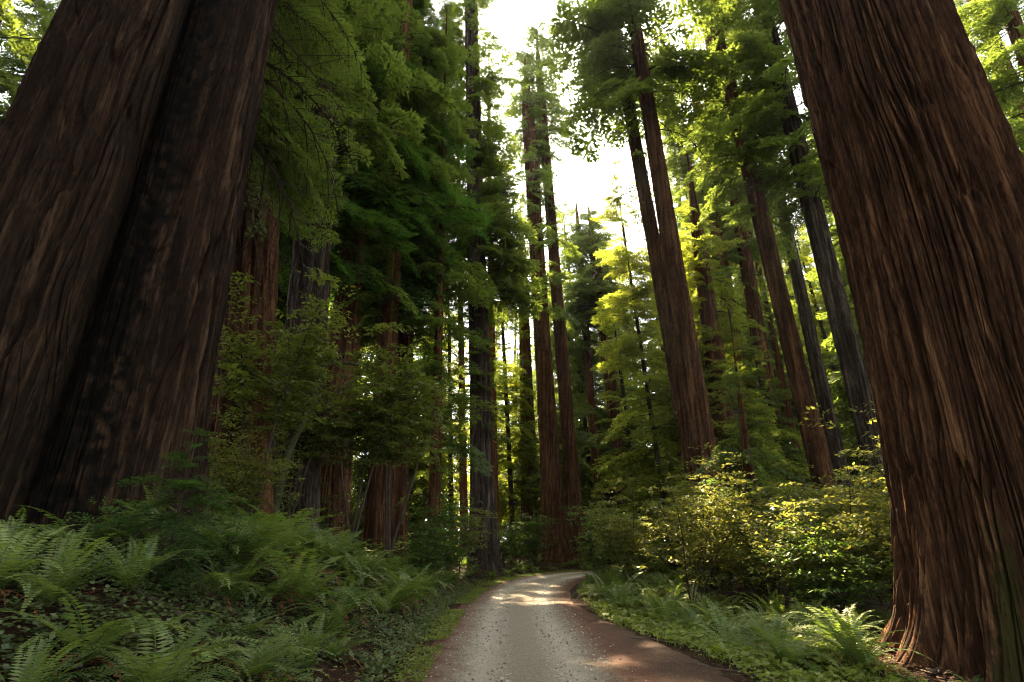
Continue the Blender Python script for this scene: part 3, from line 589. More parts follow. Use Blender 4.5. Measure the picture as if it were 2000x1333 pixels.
# ------------------------------------------------------------------ background redwoods (copies of five kinds)
G = np.random.default_rng(7)
protos = []
for i in range(5):
    g = np.random.default_rng(300 + i); r0 = [0.75, 0.5, 1.0, 0.6, 0.4][i]; h = [52, 46, 58, 44, 38][i]; kx = g.uniform(-0.015, 0.015)
    ax_ = lambda z, kx=kx: (kx * z, 0 * z); rd_ = lambda z, r0=r0, h=h: r0 * np.clip(1 - z / (h * 1.05), 0.03, 1) ** 0.7 * (1 + 0.3 * np.exp(-z / 1.2))
    root = bpy.data.objects.new(RW, None); COL.objects.link(root)
    link('trunk', trunk_mesh('trunk', [M_BARK, M_BARKG][i % 2], ax_, rd_, 0, h, 48, np.linspace(-0.3, h, 140), 60 + i, 0.06), root)
    LV, LR, W = merge_crowns([crown(ax_, rd_, [6, 3, 10, 5, 2][i], h, [5, 4.5, 5.5, 4.5, 4.0][i], [300, 280, 320, 260, 240][i], 400 + i, 'far', gap=0.2, low=0.8)])
    link('crown', crown_mesh(LV, LR, W, M_CON), root)
    tag(root, "x", "tree"); protos.append(root)
used = [False] * 5; spots = []
for ring, (ya, yb, n, sp) in enumerate([(27, 44, 22, 4.2), (44, 62, 30, 4.6), (62, 85, 40, 5.2), (85, 125, 56, 6.0)]):
    tries = 0; got = 0
    while got < n and tries < 4000:
        tries += 1; y = G.uniform(ya, yb); x = G.uniform(-0.98, 1.05) * y * 1.02
        if abs(lateral(np.array([x]), np.array([y]))[0]) < 4: continue
        u = x / y
        if ring == 0 and not (u < -0.45 or (u > 0.62 and y > 34)): continue
        if ring == 0 and any((x - t.location[0]) ** 2 + (y - t.location[1]) ** 2 < 9 for t in TREES.values()): continue
        if 0.02 < u < 0.24 and y < 70: continue
        if -0.28 < u < 0.30 and ring in (1, 2) and G.random() < 0.55: continue           # the opening towards the sky
        if any((x - a) ** 2 + (y - b) ** 2 < sp * sp for a, b in spots): continue
        spots.append((x, y)); got += 1
        k = int(G.integers(0, 5)); sc = G.uniform(0.85, 1.2) * (0.58 if -0.30 < u < 0.32 and y < 90 else (0.62 if 0.0 < u < 0.26 else 1.0)); rz = G.uniform(0, 6.28)
        side = "past the fern bank" if u < 0 else "past the shrub thicket"
        dist = ["nearest", "second", "third", "last"][ring]
        lab = "distant redwood in the %s rank of the wood, %s" % (dist, side); gr = "%s rank of distant redwoods %s" % (dist, side)
        if not used[k]:
            used[k] = True; r = protos[k]; r.location = (x, y, H(x, y) - 0.2); r.rotation_euler = (0, 0, rz); r.scale = (sc,) * 3; tag(r, lab, "tree", gr)
        else: dup(protos[k], (x, y, H(x, y) - 0.2), rz, sc, lab, gr)
# lower trees in the opening
for (x, y, sc, k) in [(7.5, 74, 0.62, 1), (12.5, 82, 0.66, 3), (17, 78, 0.7, 1), (9, 96, 0.72, 4), (15, 104, 0.75, 3), (21, 98, 0.8, 0), (3.5, 88, 0.75, 4), (8.5, 66, 0.5, 3), (13.5, 70, 0.52, 0), (18.5, 66, 0.55, 3), (11, 90, 0.7, 0), (17.5, 92, 0.72, 2), (5.5, 100, 0.8, 2), (12, 112, 0.85, 2), (20, 114, 0.85, 1), (25, 108, 0.9, 2), (3, 110, 0.85, 0), (-2, 62, 0.62, 4), (0.5, 70, 0.72, 1), (3.2, 64, 0.6, 3), (5.5, 78, 0.74, 2), (-3, 84, 0.8, 0)]:
    dup(protos[k], (x, y, H(x, y) - 0.2), x, sc, "lower hazy redwood closing the view at the end of the sky gap", "redwoods at the foot of the sky gap")

# ------------------------------------------------------------------ forest around and behind the viewpoint, which shades the place
def around():
    g = np.random.default_rng(99); Ls, Rs, Ws = [], [], []
    for x, y, h, L in [(-14, -3, 50, 6), (-12, -14, 55, 6), (15, -12, 52, 6), (18, 3, 50, 6), (-18, 5, 52, 6), (-8, -26, 55, 7), (9, -28, 55, 7), (-24, -8, 50, 7), (26, -8, 50, 7), (-10, -1, 45, 4.5)]:
        ax_ = lambda z: (0 * z, 0 * z); rd_ = lambda z: 1.0 * np.clip(1 - z / 60, 0.1, 1)
        (lv, lr), wd = crown(ax_, rd_, 9, h, L, 240, int(g.integers(1e6)), 'far', gap=0.1, low=0.8)
        o = np.array([x, y, 0.0]); Ls.append(lv + o); Rs.append(lr)
        zz = np.linspace(0, h, 12); Ws.append(tube(np.stack([zz * 0 + x, zz * 0 + y, zz], 1), rd_(zz), 12)); Ws.append((wd[0] + o, wd[1]))
    LV = np.concatenate(Ls); W = join(Ws); V = np.concatenate([LV, W[0]]); Q = np.concatenate([quads(len(LV)), W[1] + len(LV)])
    mi = np.r_[np.zeros(len(LV) // 4), np.ones(len(W[1]))]
    tag(link("surrounding_forest", mesh("surrounding_forest", V, Q, [M_CON, M_BARK], rnd=np.r_[np.concatenate(Rs), np.zeros(len(W[0]))], mi=mi)), "dense redwood forest all around the viewpoint", "forest", kind='stuff')
around()

# ------------------------------------------------------------------ ferns
def frond(g, L, az, el0, curl, side, npin=26, wmul=1.0, ragged=0.0):
    """arching frond: pinnae as narrow leaf quads with a rachis strip"""
    t = np.linspace(0, 1, 14); el = el0 - curl * t ** 1.3
    step = L / 13; d = np.stack([np.cos(el) * np.cos(az + side * t), np.cos(el) * np.sin(az + side * t), np.sin(el)], 1)
    p = np.cumsum(d * step, 0) - d[0] * step; V, Q = tube(p, 0.005 * L * (1.15 - t), 3)
    u = np.linspace(0.10, 0.99, npin); P = np.stack([np.interp(u, t, p[:, k]) for k in range(3)], -1); D = norm(np.stack([np.interp(u, t, d[:, k]) for k in range(3)], -1))
    Sd = norm(np.cross(D, np.array([0, 0, 1.0]))); Nn = norm(np.cross(Sd, D)); LV = []
    pl = 0.115 * L * wmul * np.minimum(1, 0.5 + u * 2.2) * (1 - u ** 2.6 * 0.93)
    for s in (-1, 1):
        dr = norm(Sd * s + D * 0.35 + Nn * (0.12 - 0.3 * abs(side)) + g.normal(0, 0.05 + ragged, (npin, 3)) - np.array([0, 0, 0.14]))
        keep = g.random(npin) > 0.03 + ragged
        LV.append(leafq(P[keep], dr[keep], norm(Nn + g.normal(0, 0.12, (npin, 3)))[keep], (pl * g.uniform(0.88, 1.08, npin))[keep], np.full(keep.sum(), L * 0.62 / npin * 1.15)))
    LV = np.concatenate(LV); return LV, V, Q
def fern(seed, n, L, up=1.0, ndead=5, wm=1.0):
    g = np.random.default_rng(seed); parts, dead, o = [], [], []
    for i in range(n):
        az = 2 * PI * (i + g.uniform(-0.4, 0.4)) / n * 1.0 * (1 if n < 9 else 2.4); el = math.radians(g.uniform(48, 82)) * up
        lv, v, q = frond(g, L * g.uniform(0.7, 1.1), az, el, g.uniform(0.9, 2.0), g.normal(0, 0.25), wmul=wm); parts.append((lv, quads(len(lv)))); parts.append((v, q)); o += [g.uniform(0.15, 0.85)] * (len(lv) + len(v))
    root = mesh('sword_fern', *join(parts), M_FERN, rnd=np.array(o))
    r = link('sword_fern', root)
    for i in range(ndead):
        lv, v, q = frond(g, L * g.uniform(0.6, 0.95), g.uniform(0, 6.28), math.radians(g.uniform(20, 60)), g.uniform(1.4, 2.8), g.normal(0, 0.4), wmul=0.5, ragged=0.25); dead.append((lv, quads(len(lv)))); dead.append((v, q))
    if dead:
        V, Q = join(dead); link('dead_fronds', mesh('dead_fronds', V, Q, M_DEAD, rnd=g.random(len(V))), r)
    return r
FK = [fern(500, 20, 0.95), fern(501, 22, 1.15, 0.9, 6, 1.3), fern(502, 16, 0.85, 0.9, 8), fern(503, 22, 1.0, 1.05, 4), fern(504, 13, 0.8, 0.8, 6), fern(505, 24, 1.1, 0.95, 6, 1.35)]
FU = [False] * 6
def put_fern(k, x, y, sc, label, group, rz=None, tilt=0.0):
    global FU
    z = H(x, y) - 0.02; rz = G.uniform(0, 6.28) if rz is None else rz
    if not FU[k]:
        FU[k] = True; r = FK[k]; r.location = (x, y, z); r.scale = (sc,) * 3; tag(r, label, "fern", group)
    else: r = dup(FK[k], (x, y, z), 0, sc, label, group)
    r.rotation_euler = (G.normal(0, 0.08), tilt + G.normal(0, 0.06), rz)
    return r
def bank_z(x, y): return H(x, y)
def spot(px, py, add=0.0):
    """ground point under photo pixel (px,py), found by marching along the ray"""
    d = F + RT * (px - 1000) / FPX - UP * (py - 666.5) / FPX; t = np.arange(2.5, 60, 0.04); P = CAMP[None] + d[None] * t[:, None]
    z = hz(P[:, 0], P[:, 1]) + add; k = np.where(P[:, 2] < z)[0]
    return P[k[0]] if len(k) else P[-1]
# large ferns one can point at (photo pixel of the fern's heart)
NAMED = [(250, 1160, 0.95, 0, "broad upright fern under the giant's mossy hollow"), (90, 1190, 0.9, 3, "fern at the outer edge of the sorrel patch with one lit frond"),
 (160, 1300, 1.0, 2, "large fern low on the bank with brown withered fronds beside it"), (370, 1310, 0.95, 4, "sprawling fern with a long arching frond over the sorrel"),
 (480, 1330, 0.8, 1, "fern at the bank's foot with feathered upright fronds"), (580, 1190, 1.25, 5, "biggest fern cluster of the bank, spreading over its crest"),
 (610, 1110, 1.3, 1, "tall upright fern on the bank below the pale-flanked redwood"), (700, 1150, 1.15, 5, "bright green fern sprawling on the bank crest under the near-black stem"),
 (770, 1200, 0.9, 3, "fern with two stiff upright fronds on the road side of the bank"), (650, 1290, 0.8, 2, "drooping fern on the steep face of the bank"),
 (740, 1310, 0.7, 4, "small pale fern at the bottom of the bank by the moss strip"), (420, 1150, 0.9, 4, "dim fern below the twiggy sapling"),
 (1670, 1260, 1.0, 3, "fern with stiff golden upright fronds near the giant's roots"), (1740, 1245, 1.05, 0, "tall fern touching the moss-striped giant's foot"),
 (1600, 1225, 0.95, 5, "feathery dark fern beside the golden-fronded one"), (1900, 1345, 0.55, 4, "small fern with yellow tips in the red duff at the giant's foot")]
for px, py, sc, k, lab in NAMED:
    p = spot(px, py); put_fern(k, p[0], p[1], sc, lab, None)
def scatter(n, fn, ok, spacing, tries=6000):
    pts = []
    for _ in range(tries):
        if len(pts) >= n: break
        x, y = fn()
        if not ok(x, y): continue
        if any((x - a) ** 2 + (y - b) ** 2 < spacing ** 2 for a, b in pts): continue
        pts.append((x, y))
    return pts
def latf(x, y): return float(lateral(np.array([x]), np.array([y]))[0])
clear = lambda x, y: (x - 7.75) ** 2 + (y - 8.6) ** 2 > 2.7 ** 2 and (x + 7.35) ** 2 + (y - 9) ** 2 > 2.9 ** 2
for x, y in scatter(80, lambda: (G.uniform(-7, -1.6), G.uniform(6.8, 21)), lambda x, y: -6.2 < latf(x, y) < -2.5 and clear(x, y), 0.55):
    f = G.uniform(0.7, 1.35); put_fern(int(G.integers(0, 6)), x, y, f, "lush sword fern crowding the raised bank beside the gravel road", "sword ferns on the raised bank")
for x, y in scatter(15, lambda: (G.uniform(-6.5, -1.9), G.uniform(3.2, 7.5)), lambda x, y: -6.5 < latf(x, y) < -2.3 and clear(x, y), 0.85):
    put_fern(int(G.integers(0, 6)), x, y, G.uniform(0.6, 0.9), "dim sword fern in the sorrel below the twin-column giant", "sword ferns in the sorrel below the giant")
for x, y in scatter(120, lambda: (G.uniform(2, 12), G.uniform(8.5, 34)), lambda x, y: 2.5 < latf(x, y) < 6.2 and clear(x, y) and not (y < 14 and latf(x, y) < 3.5), 0.55):
    put_fern(int(G.integers(0, 6)), x, y, G.uniform(0.8, 1.2), "green sword fern between the leafy verge and the understorey shrubs", "sword ferns behind the leafy verge")
for x, y in scatter(50, lambda: (G.uniform(-6, 6), G.uniform(20, 48)), lambda x, y: 1.9 < abs(latf(x, y)) < 5.5 , 0.8):
    put_fern(int(G.integers(0, 6)), x, y, G.uniform(0.6, 0.9), "small-looking sword fern lining the road near the bend", "sword ferns lining the road bend")

# ------------------------------------------------------------------ understorey shrubs
def shrub(seed, R, Hh, ncl, nlf, ll, mat, name, cat, airy=0.5, stems=6, zmin=0.15):
    g = np.random.default_rng(seed); W = []; tips = []
    for i in range(stems):
        az = g.uniform(0, 6.28); rr = R * g.uniform(0.3, 1.0); t = np.linspace(0, 1, 8); hh = Hh * g.uniform(0.65, 1.0)
        p = np.stack([np.cos(az) * rr * t ** 1.3 + 0.06 * np.sin(t * 7 + i), np.sin(az) * rr * t ** 1.3 + 0.06 * np.cos(t * 6 + i), hh * t ** 0.9], 1); W.append(tube(p, 0.016 * Hh / 3 * (1.2 - t) + 0.004, 5)); tips.append(p[3:])
        for j in range(4):
            k = g.integers(2, 7); a2 = g.uniform(0, 6.28); l2 = R * g.uniform(0.25, 0.55); q = p[k] + np.stack([np.cos(a2) * l2 * t, np.sin(a2) * l2 * t, l2 * 0.5 * t], 1); W.append(tube(q, 0.008 * (1.2 - t), 4)); tips.append(q[2:])
    tips = np.concatenate(tips); c0 = tips[g.integers(0, len(tips), ncl)] + g.normal(0, 0.22, (ncl, 3)) * np.array([R * 0.95, R * 0.95, Hh * 0.30])
    c0[:, 2] = np.where(c0[:, 2] < zmin, zmin + g.random(ncl) * (Hh - zmin) * 0.6, c0[:, 2])
    n = ncl * nlf; cr = g.uniform(0.10, 0.24, ncl) * (0.6 + 0.4 * R)
    off = g.normal(0, 1, (ncl, nlf, 3)); off = off / np.maximum(1, np.linalg.norm(off, axis=2, keepdims=True)); P = (c0[:, None] + off * cr[:, None, None] * np.array([1.3, 1.3, 0.26])).reshape(-1, 3)
    a = g.uniform(0, 6.28, n); D = norm(np.stack([np.cos(a), np.sin(a), g.normal(-0.1, 0.35, n)], 1)); Nn = norm(np.stack([g.normal(0, 0.45, n), g.normal(0, 0.45, n), np.ones(n)], 1))
    L = ll * g.uniform(0.5, 1.4, n) * np.repeat(g.uniform(0.75, 1.2, ncl), nlf); LV = leafq(P, D, Nn, L, L * 0.45)
    root = bpy.data.objects.new(name, None); COL.objects.link(root); tag(root, 'x', cat)
    V, Q = join(W); link('stems', mesh('stems', V, Q, M_STEM, smooth=True), root)
    link('foliage', mesh('foliage', LV, quads(len(LV)), mat, rnd=np.repeat(g.random(ncl)[:, None] * 0.55 + g.random((ncl, nlf)) * 0.4, 4)), root)
    return root
SH = [shrub(600, 1.5, 2.6, 200, 26, 0.11, M_HUC, "huckleberry_shrub", "shrub"), shrub(601, 1.2, 1.9, 150, 26, 0.10, M_HUC, "huckleberry_shrub", "shrub"),
      shrub(602, 2.0, 4.2, 260, 26, 0.13, M_SHR, "maple_shrub", "shrub", stems=5), shrub(603, 1.6, 3.3, 210, 26, 0.12, M_SHR, "maple_shrub", "shrub", stems=4), shrub(604, 0.9, 1.2, 120, 30, 0.075, M_HUC, "huckleberry_shrub", "shrub"),
      shrub(605, 1.5, 7.2, 300, 24, 0.16, M_TAN, "tanoak_tree", "small tree", stems=3, zmin=3.0)]
SU = [False] * 6
def put_shrub(k, x, y, sc, label, group=None, rz=None):
    z = H(x, y) - 0.05; rz = G.uniform(0, 6.28) if rz is None else rz
    if not SU[k]:
        SU[k] = True; r = SH[k]; r.location = (x, y, z); r.rotation_euler = (0, 0, rz); r.scale = (sc,) * 3; r['label'] = label
        if group: r['group'] = group
        return r
    return dup(SH[k], (x, y, z), rz, sc, label, group)
def at_px(px, Y): return float(at(px, 1000, Y)[0])
for px, Y, k, sc, lab in [
  (1340, 17, 2, 1.0, "dark-stemmed forked maple in the middle of the sunlit shrubs"), (1590, 13.5, 3, 0.95, "maple with gold-lit leaves and a thin dark stem by the ferns"), (1500, 18, 0, 1.35, "golden-leaved shrub over the short dark stem"),
  (1735, 12.5, 3, 0.9, "pale gold shrub leaning against the edge of the moss-striped giant"), (1230, 22, 2, 0.9, "airy green shrub at the inner side of the road bend"), (1420, 22, 2, 1.15, "tall sunlit shrub at the foot of the dark fir"),
  (1640, 17, 2, 1.0, "dull green shrub below the greyish redwood"), (1180, 26, 0, 1.2, "rounded shrub next to the ferns inside the bend"),
  (490, 13, 5, 0.95, "tanoak with glossy leaves filling the space beside the twin-column giant"), (770, 17.5, 5, 1.08, "tanoak with yellowish leaf clusters before the near-black stem"), (500, 12, 2, 0.6, "low leafy shrub beneath the glossy tanoak"),
  (860, 20, 0, 1.0, "bronze-leaved shrub at the back of the fern bank"), (900, 24, 3, 0.9, "gold-edged shrub hugging the sprout-covered redwood"),
  (560, 16, 5, 0.85, "tanoak sprays hanging across the pale-flanked redwood"), (690, 16.5, 5, 0.9, "tanoak with thin light leaves in front of the thick dark redwood"), (435, 13.5, 3, 0.9, "leafy shrub tucked against the dark trunk behind the twin-column giant"), (610, 19, 0, 0.9, "low green shrub at the foot of the thick dark redwood"), (830, 18, 1, 0.9, "little shrub at the end of the fern bank"),
  (425, 7.6, 4, 0.75, "low leafy shrub at the foot of the twin-column giant's road-side column"), (230, 7.0, 4, 0.6, "small shrub in the shade below the giant's mossy hollow"),
  (1045, 36, 0, 1.1, "yellow-lit shrub at the foot of the joined pair"), (985, 33, 1, 1.2, "low shrub beside the sprout-covered redwood"), (1150, 44, 0, 1.5, "sunlit shrub just behind the joined pair")]:
    put_shrub(k, at_px(px, Y), Y, sc, lab)
tclear = lambda x, y: clear(x, y) and all((x - t.location[0]) ** 2 + (y - t.location[1]) ** 2 > 0.8 for t in TREES.values())
for x, y in scatter(44, lambda: (G.uniform(5, 26), G.uniform(12, 34)), lambda x, y: latf(x, y) > 6.0 and x < y * 0.95 and tclear(x, y), 1.7):
    put_shrub(int(G.choice([0, 1, 2, 3, 4])), x, y, G.uniform(0.8, 1.2), "leafy understorey shrub in the thicket below the leaning redwoods", "thicket of shrubs below the leaning redwoods")
for x, y in scatter(34, lambda: (G.uniform(-26, -4), G.uniform(13, 36)), lambda x, y: latf(x, y) < -5.5 and abs(x) < y * 0.9 and tclear(x, y) and not (-0.44 < x / y < -0.2 and y < 25), 1.9):
    put_shrub(int(G.choice([0, 1, 3, 2])), x, y, G.uniform(0.7, 1.1), "shaded understorey shrub among the trunks behind the fern bank", "shrubs among the trunks behind the fern bank")
for x, y in scatter(60, lambda: (G.uniform(-45, 60), G.uniform(36, 75)), lambda x, y: abs(latf(x, y)) > 4.5 and abs(x) < y * 0.95 and tclear(x, y), 2.6):
    put_shrub(int(G.choice([0, 2, 3])), x, y, G.uniform(1.0, 1.7), "far understorey shrub deep in the wood beyond the bend", "far shrubs beyond the bend")

# small twiggy sapling in front of the giant
def sapling():
    g = np.random.default_rng(71); x, y = float(at_px(345, 6.6)), 6.6
    ax_ = lambda z: (0.03 * z, 0 * z); rd_ = lambda z: 0.022 - 0.008 * z
    root = bpy.data.objects.new("redwood_sapling", None); COL.objects.link(root); root.location = (x, y, H(x, y) - 0.05); tag(root, "twiggy brownish redwood sapling in front of the twin-column giant", "sapling")
    LV, LR, W = merge_crowns([crown(ax_, rd_, 0.25, 1.75, 0.8, 46, 72, 'near', gap=0.05, low=1, power=0.5), crown(ax_, rd_, 0.2, 1.5, 0.8, 30, 73, 'bare', gap=0.0, low=1, power=0.4)])
    st = tube(np.array([[0, 0, 0], [0.02, 0, 0.8], [0.05, 0, 1.75]]), [0.022, 0.015, 0.004], 6)
    V, Q = join([W, st]); link('stem', mesh('stem', V, Q, M_STEM), root); link('foliage', mesh('foliage', LV, quads(len(LV)), M_HEM, rnd=LR), root)
sapling()
# crooked mossy stem leaning out of the tanoaks
def crooked():
    M = plain("mossy_wood", (0.05, 0.05, 0.022), 0.95)
    pts = [at(px, py, 14.5) for px, py in [(548, 935), (562, 870), (590, 815), (606, 770), (604, 735), (622, 708), (648, 696), (690, 700)]]
    p = np.array(pts); o = p[0].copy(); p[:, 1] += np.linspace(0, 0.6, len(p)); gz = H(o[0], o[1]); p = np.vstack([[o[0] - 0.15, o[1], gz], p])
    t = np.linspace(0, 1, 40); tt = np.linspace(0, 1, len(p)); q = np.stack([np.interp(t, tt, p[:, k]) for k in range(3)], 1)
    for _ in range(3): q[1:-1] = (q[:-2] + q[1:-1] * 2 + q[2:]) / 4
    rr = 0.13 * (1.15 - t) + 0.012; parts = [tube(q - p[0], rr, 10)]
    g = np.random.default_rng(5)
    for i in range(22):
        k = g.integers(14, 39); d = norm(np.array([g.normal(0, 0.8), g.normal(0, 0.5), g.uniform(-0.1, 0.9)])); l = g.uniform(0.5, 1.5); u = np.linspace(0, 1, 7)
        b = (q[k] - p[0]) + d * (u * l)[:, None] + np.stack([0.08 * np.sin(u * 5 + i), 0 * u, 0.18 * l * u ** 2 * g.uniform(-1, 1)], 1); parts.append(tube(b, 0.016 * (1.15 - u), 4))
    V, Q = join(parts); tag(link("crooked_tree", mesh("crooked_tree", V, Q, M, smooth=True), loc=p[0]), "crooked moss-covered bare stem curving in front of the pale-flanked redwood", "small tree")
crooked()

# ------------------------------------------------------------------ ground cover, litter, gravel
def cover(name, label, n, fn, mat, ll, hgt, three=True, seed=1, cat="ground cover", tilt=0.35, asp=0.95):
    g = np.random.default_rng(seed); X, Y = fn(g, n); Z = hz(X, Y); n = len(X)
    h = g.uniform(0.3, 1.0, n) * hgt; a0 = g.uniform(0, 6.28, n); LV, LR = [], []; r = g.random(n); sc = g.uniform(0.6, 1.3, n)
    for k in range(3 if three else 2):
        a = a0 + k * 2.094 + g.normal(0, 0.15, n); D = norm(np.stack([np.cos(a), np.sin(a), g.normal(-0.05, tilt, n)], 1)); Nn = norm(np.stack([g.normal(0, tilt, n), g.normal(0, tilt, n), np.ones(n)], 1))
        LV.append(leafq(np.stack([X, Y, Z + h], 1), D, Nn, ll * sc, ll * sc * asp)); LR.append(np.repeat(r * 0.8 + g.random(n) * 0.2, 4))
    LV = np.concatenate(LV); tag(link(name, mesh(name, LV, quads(len(LV)), mat, rnd=np.concatenate(LR))), label, cat, kind='stuff')
def left_zone(g, n):
    X = g.uniform(-11, -1.2, n * 3); Y = g.uniform(2.5, 22, n * 3) ** 1.0; s = lateral(X, Y)
    k = (s < -1.75) & (np.hypot(X + 7.35, Y - 9) > 2.0) & (g.random(n * 3) < np.clip(9.0 / (Y + 2), 0.2, 1)) & (fbm(X * 1.1 + 60, Y * 1.1 + 60, 77) > 0.30); return X[k][:n], Y[k][:n]
cover("sorrel_leaves", "carpet of clover-leaved redwood sorrel on the dim bank", 52000, left_zone, M_COVER, 0.045, 0.13, seed=5)
def left_strip(g, n):
    t = g.integers(0, len(RD), n * 4); P = RD[t] + RT_[t] * g.uniform(-0.25, 0.25, (n * 4, 1)); l = -(1.30 + np.abs(g.normal(0, 0.42, n * 4))); P = P + RN[t] * l[:, None]
    k = (P[:, 1] > 4) & (P[:, 1] < 40) & (l > -2.6) & (np.abs(P[:, 0]) < 10) & (fbm(P[:, 0] * 1.5 + 60, P[:, 1] * 1.5 + 60, 71) + 0.25 * (-l - 1.35) > 0.42); return P[k][:n, 0], P[k][:n, 1]
cover("moss_strip", "strip of small pale green plants along the bank's foot", 26000, left_strip, M_VERGE, 0.030, 0.045, seed=6)
def right_zone(g, n):
    X = g.uniform(1.2, 10.5, n * 4); Y = g.uniform(4.5, 36, n * 4); s = lateral(X, Y); inner = 1.75 + 0.95 * sstep(14, 8, Y)
    k = (s > inner) & (s < 6.2) & (np.hypot(X - 7.75, Y - 8.6) > 2.5) & (g.random(n * 4) < np.clip(12 / (Y + 2), 0.2, 1) * np.clip(0.25 + (s - inner) * 0.8, 0, 1)) & (fbm(X * 1.3 + 60, Y * 1.3 + 60, 73) > 0.40 - 0.04 * s); return X[k][:n], Y[k][:n]
cover("verge_plants", "bright green low leafy plants spilling over the verge onto the red duff", 34000, right_zone, M_VERGE, 0.048, 0.13, seed=8)
def right_big(g, n):
    X, Y = right_zone(g, n * 2); k = Y < 16; return X[k][:n], Y[k][:n]
cover("broad_leaves", "scattered broad maple-like leaves standing above the verge plants", 1500, right_big, M_VERGE, 0.11, 0.18, seed=9)
def blades(name, label, n, fn, seed):
    g = np.random.default_rng(seed); X, Y = fn(g, n); Z = hz(X, Y); n = len(X); a = g.uniform(0, 6.28, n); l = g.uniform(0.06, 0.20, n)
    D = norm(np.stack([np.cos(a) * 0.5, np.sin(a) * 0.5, np.ones(n)], 1)); Nn = norm(np.stack([np.cos(a), np.sin(a), -0.3 + 0 * a], 1)); LV = leafq(np.stack([X, Y, Z - 0.01], 1), D, Nn, l, 0.008 + 0 * l)
    tag(link(name, mesh(name, LV, quads(len(LV)), M_VERGE, rnd=np.repeat(g.random(n), 4))), label, "grass", kind='stuff')
blades("verge_grass", "short grass blades among the verge plants", 22000, right_zone, 12)
def litter(name, label, n, fn, seed, lmin, lmax, asp, lift=0.01, zoff=None):
    g = np.random.default_rng(seed); X, Y = fn(g, n); Z = hz(X, Y) + 0.022; n = len(X); a = g.uniform(0, 6.28, n); l = g.uniform(lmin, lmax, n)
    D = norm(np.stack([np.cos(a), np.sin(a), g.normal(0, 0.12, n)], 1)); Nn = norm(np.stack([g.normal(0, 0.2, n), g.normal(0, 0.2, n), np.ones(n)], 1)); LV = leafq(np.stack([X, Y, Z + g.uniform(0, lift, n)], 1), D, Nn, l, l * asp)
    tag(link(name, mesh(name, LV, quads(len(LV)), M_LITTER, rnd=np.repeat(g.random(n), 4))), label, "leaf litter", kind='stuff')
def should(g, n):
    X = g.uniform(-2.2, 6, n * 4); Y = 4 + 26 * g.random(n * 4) ** 1.6; s = lateral(X, Y); wr = 1.6 + 1.7 * sstep(18, 7, Y)
    k = (s > -1.9) & (s < wr + 0.5) & (g.random(n * 4) < sstep(0.7, 1.3, np.abs(s)) * 0.94 + 0.06); return X[k][:n], Y[k][:n]
litter("needle_litter", "red-brown needles and bits of leaf strewn on the road shoulders", 26000, should, 14, 0.012, 0.05, 0.22)
litter("twig_litter", "thin fallen twigs on the red shoulder", 1500, should, 15, 0.10, 0.32, 0.025, 0.02)
def bankl(g, n):
    X = g.uniform(-9, 10, n * 3); Y = g.uniform(3, 20, n * 3); s = lateral(X, Y); k = ((s < -1.8) | (s > 3)) & (np.hypot(X + 7.35, Y - 9) > 2.0); return X[k][:n], Y[k][:n]
litter("duff_litter", "dead brown leaves and frond scraps lying on the forest floor", 22000, bankl, 16, 0.03, 0.12, 0.3, 0.05)
def foot(g, n):
    a = g.uniform(0, 6.28, n); r = 1.5 + np.abs(g.normal(0, 0.7, n)); X = 7.68 + r * np.cos(a); Y = 8.65 + r * np.sin(a); k = lateral(X, Y) > 2.2; return X[k], Y[k]
litter("bark_debris", "shed strips of red bark and needles heaped round the giant's foot", 7000, foot, 33, 0.03, 0.20, 0.18, 0.06)
def pebbles():
    g = np.random.default_rng(21); n = 16000; s = g.normal(0, 0.62, n); y = 4.5 + 24 * g.random(n) ** 1.5; cx = np.interp(y, RD[:, 1][:200], RD[:, 0][:200]); s = np.where(g.random(n) < 0.45, g.choice([-1, 1], n) * g.normal(1.0, 0.22, n) * np.where(g.random(n) < 0.5, 1, 0.3), s)
    k = (s > -1.4) & (s < 1.5); s, y, cx = s[k], y[k], cx[k]; n = len(s); X = cx + s; r = 0.005 + 0.02 * g.random(n) ** 4.0
    oct_ = np.array([(1, 0, 0), (0, 1, 0), (-1, 0, 0), (0, -1, 0), (0, 0, 0.7), (0, 0, -0.7)], float); f = np.array([(0, 1, 4), (1, 2, 4), (2, 3, 4), (3, 0, 4), (1, 0, 5), (2, 1, 5), (3, 2, 5), (0, 3, 5)])
    V = oct_[None] * r[:, None, None] * g.uniform(0.6, 1.3, (n, 6, 1)); a = g.uniform(0, 6.28, n); ca, sa = np.cos(a)[:, None], np.sin(a)[:, None]
    V = np.stack([V[..., 0] * ca - V[..., 1] * sa, V[..., 0] * sa + V[..., 1] * ca, V[..., 2]], -1) + np.stack([X, y, hz(X, y, s) + 0.010 + r * 0.4], 1)[:, None]
    Q = (f[None] + (np.arange(n) * 6)[:, None, None]).reshape(-1, 3); tag(link("loose_gravel", mesh("loose_gravel", V.reshape(-1, 3), Q, M_STONE, rnd=np.repeat(g.random(n), 6))), "loose grey stones scattered on the gravel road", "gravel", kind='stuff')
pebbles()

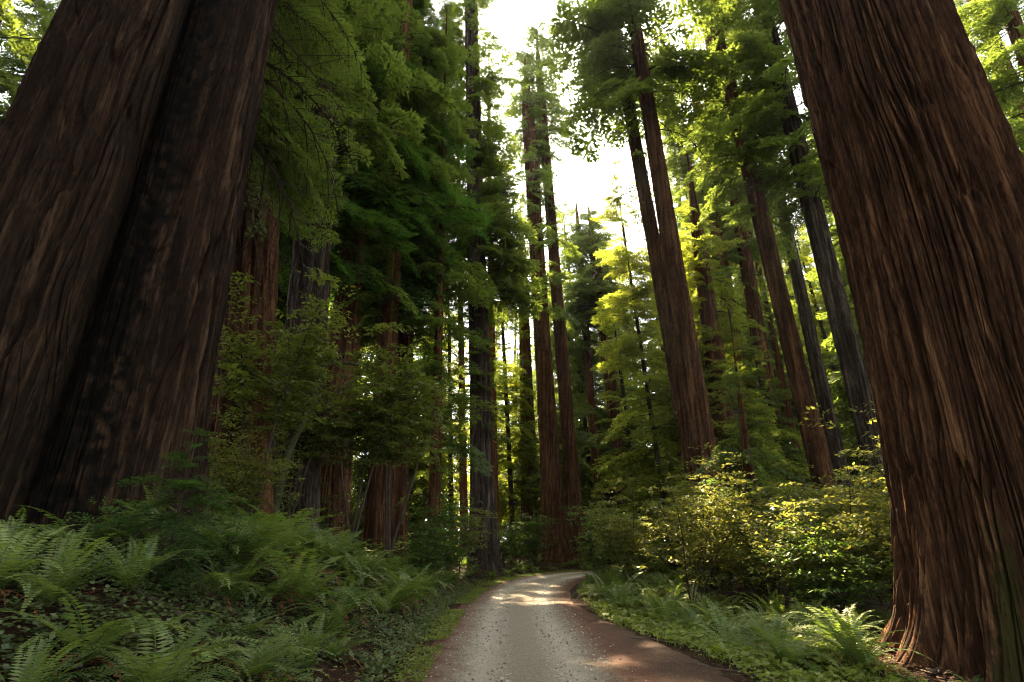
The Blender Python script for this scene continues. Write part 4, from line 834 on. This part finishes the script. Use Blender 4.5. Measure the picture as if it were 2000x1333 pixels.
# ------------------------------------------------------------------ the misty air
def haze():
    x0, x1, y0, y1, z0, z1 = -520, 520, -320, 720, -6, 78
    V = np.array([(x, y, z) for z in (z0, z1) for y in (y0, y1) for x in (x0, x1)], float)
    Q = np.array([(0, 2, 3, 1), (4, 5, 7, 6), (0, 1, 5, 4), (2, 6, 7, 3), (0, 4, 6, 2), (1, 3, 7, 5)])
    m, n, out = newmat("haze"); v = N(n, "ShaderNodeVolumePrincipled"); v.inputs['Density'].default_value = 0.00012; v.inputs['Color'].default_value = (0.93, 0.96, 1.0, 1); v.inputs['Anisotropy'].default_value = 0.55
    n.links.new(v.outputs[0], out.inputs['Volume'])
    tag(link("haze", mesh("haze", V, Q, m)), "thin pale mist between the far redwoods", "haze", kind='stuff')
haze()

# ------------------------------------------------------------------ fallen wood
def fallen(px, py, L, r, rot, label, seed):
    g = np.random.default_rng(seed); p = spot(px, py); t = np.linspace(0, 1, 26)
    X = (t - 0.5) * L * math.cos(rot) + p[0] + 0.05 * L * np.sin(t * 4 + seed); Y = (t - 0.5) * L * math.sin(rot) + p[1] + 0.04 * L * np.cos(t * 5 + seed)
    Z = hz(X, Y) + r * 0.8 + 0.03 * np.abs(np.sin(t * 6 + seed)); Z = np.convolve(np.pad(Z, 3, mode='edge'), np.ones(7) / 7, 'valid')
    pts = np.stack([X, Y, Z], 1); parts = [tube(pts - p, r * (1.2 - 0.8 * t) * (1 + 0.15 * np.sin(t * 30)), 7)]
    for i in range(5):
        k = g.integers(5, 24); d = norm(np.array([g.normal(), g.normal(), g.uniform(0.0, 0.5)])); u = np.linspace(0, 1, 5); parts.append(tube(pts[k] - p + d * (u * L * g.uniform(0.1, 0.25))[:, None], r * 0.4 * (1.1 - u), 4))
    V, Q = join(parts); tag(link("fallen_branch", mesh("fallen_branch", V, Q, M_DEADW, smooth=True), loc=p), label, "fallen branch")
M_DEADW = plain("dead_wood", (0.10, 0.07, 0.05), 0.9, 0.5, 12)
for i, a in enumerate([(1190, 1215, 1.0, 0.012, 0.2, "thin bent twig on the red shoulder near the bend"), (1290, 1255, 1.3, 0.014, 2.6, "curved fallen twig at the verge's brown edge"), (1430, 1318, 1.4, 0.012, 2.2, "long bare twig reaching from the verge leaves onto the duff"),
    (430, 1250, 1.7, 0.022, 0.5, "fallen limb half sunk in the sorrel"), (1640, 1325, 1.2, 0.014, 0.9, "bleached twig by the giant's roots"), (1850, 1310, 0.9, 0.03, 0.3, "chunk of fallen branch in the red duff below the giant"), (330, 1290, 1.1, 0.012, 1.2, "reddish twig lying across the sorrel"), (780, 1260, 1.5, 0.012, -1.0, "pale drooping stick on the bank's face")]): fallen(*a, seed=i + 3)
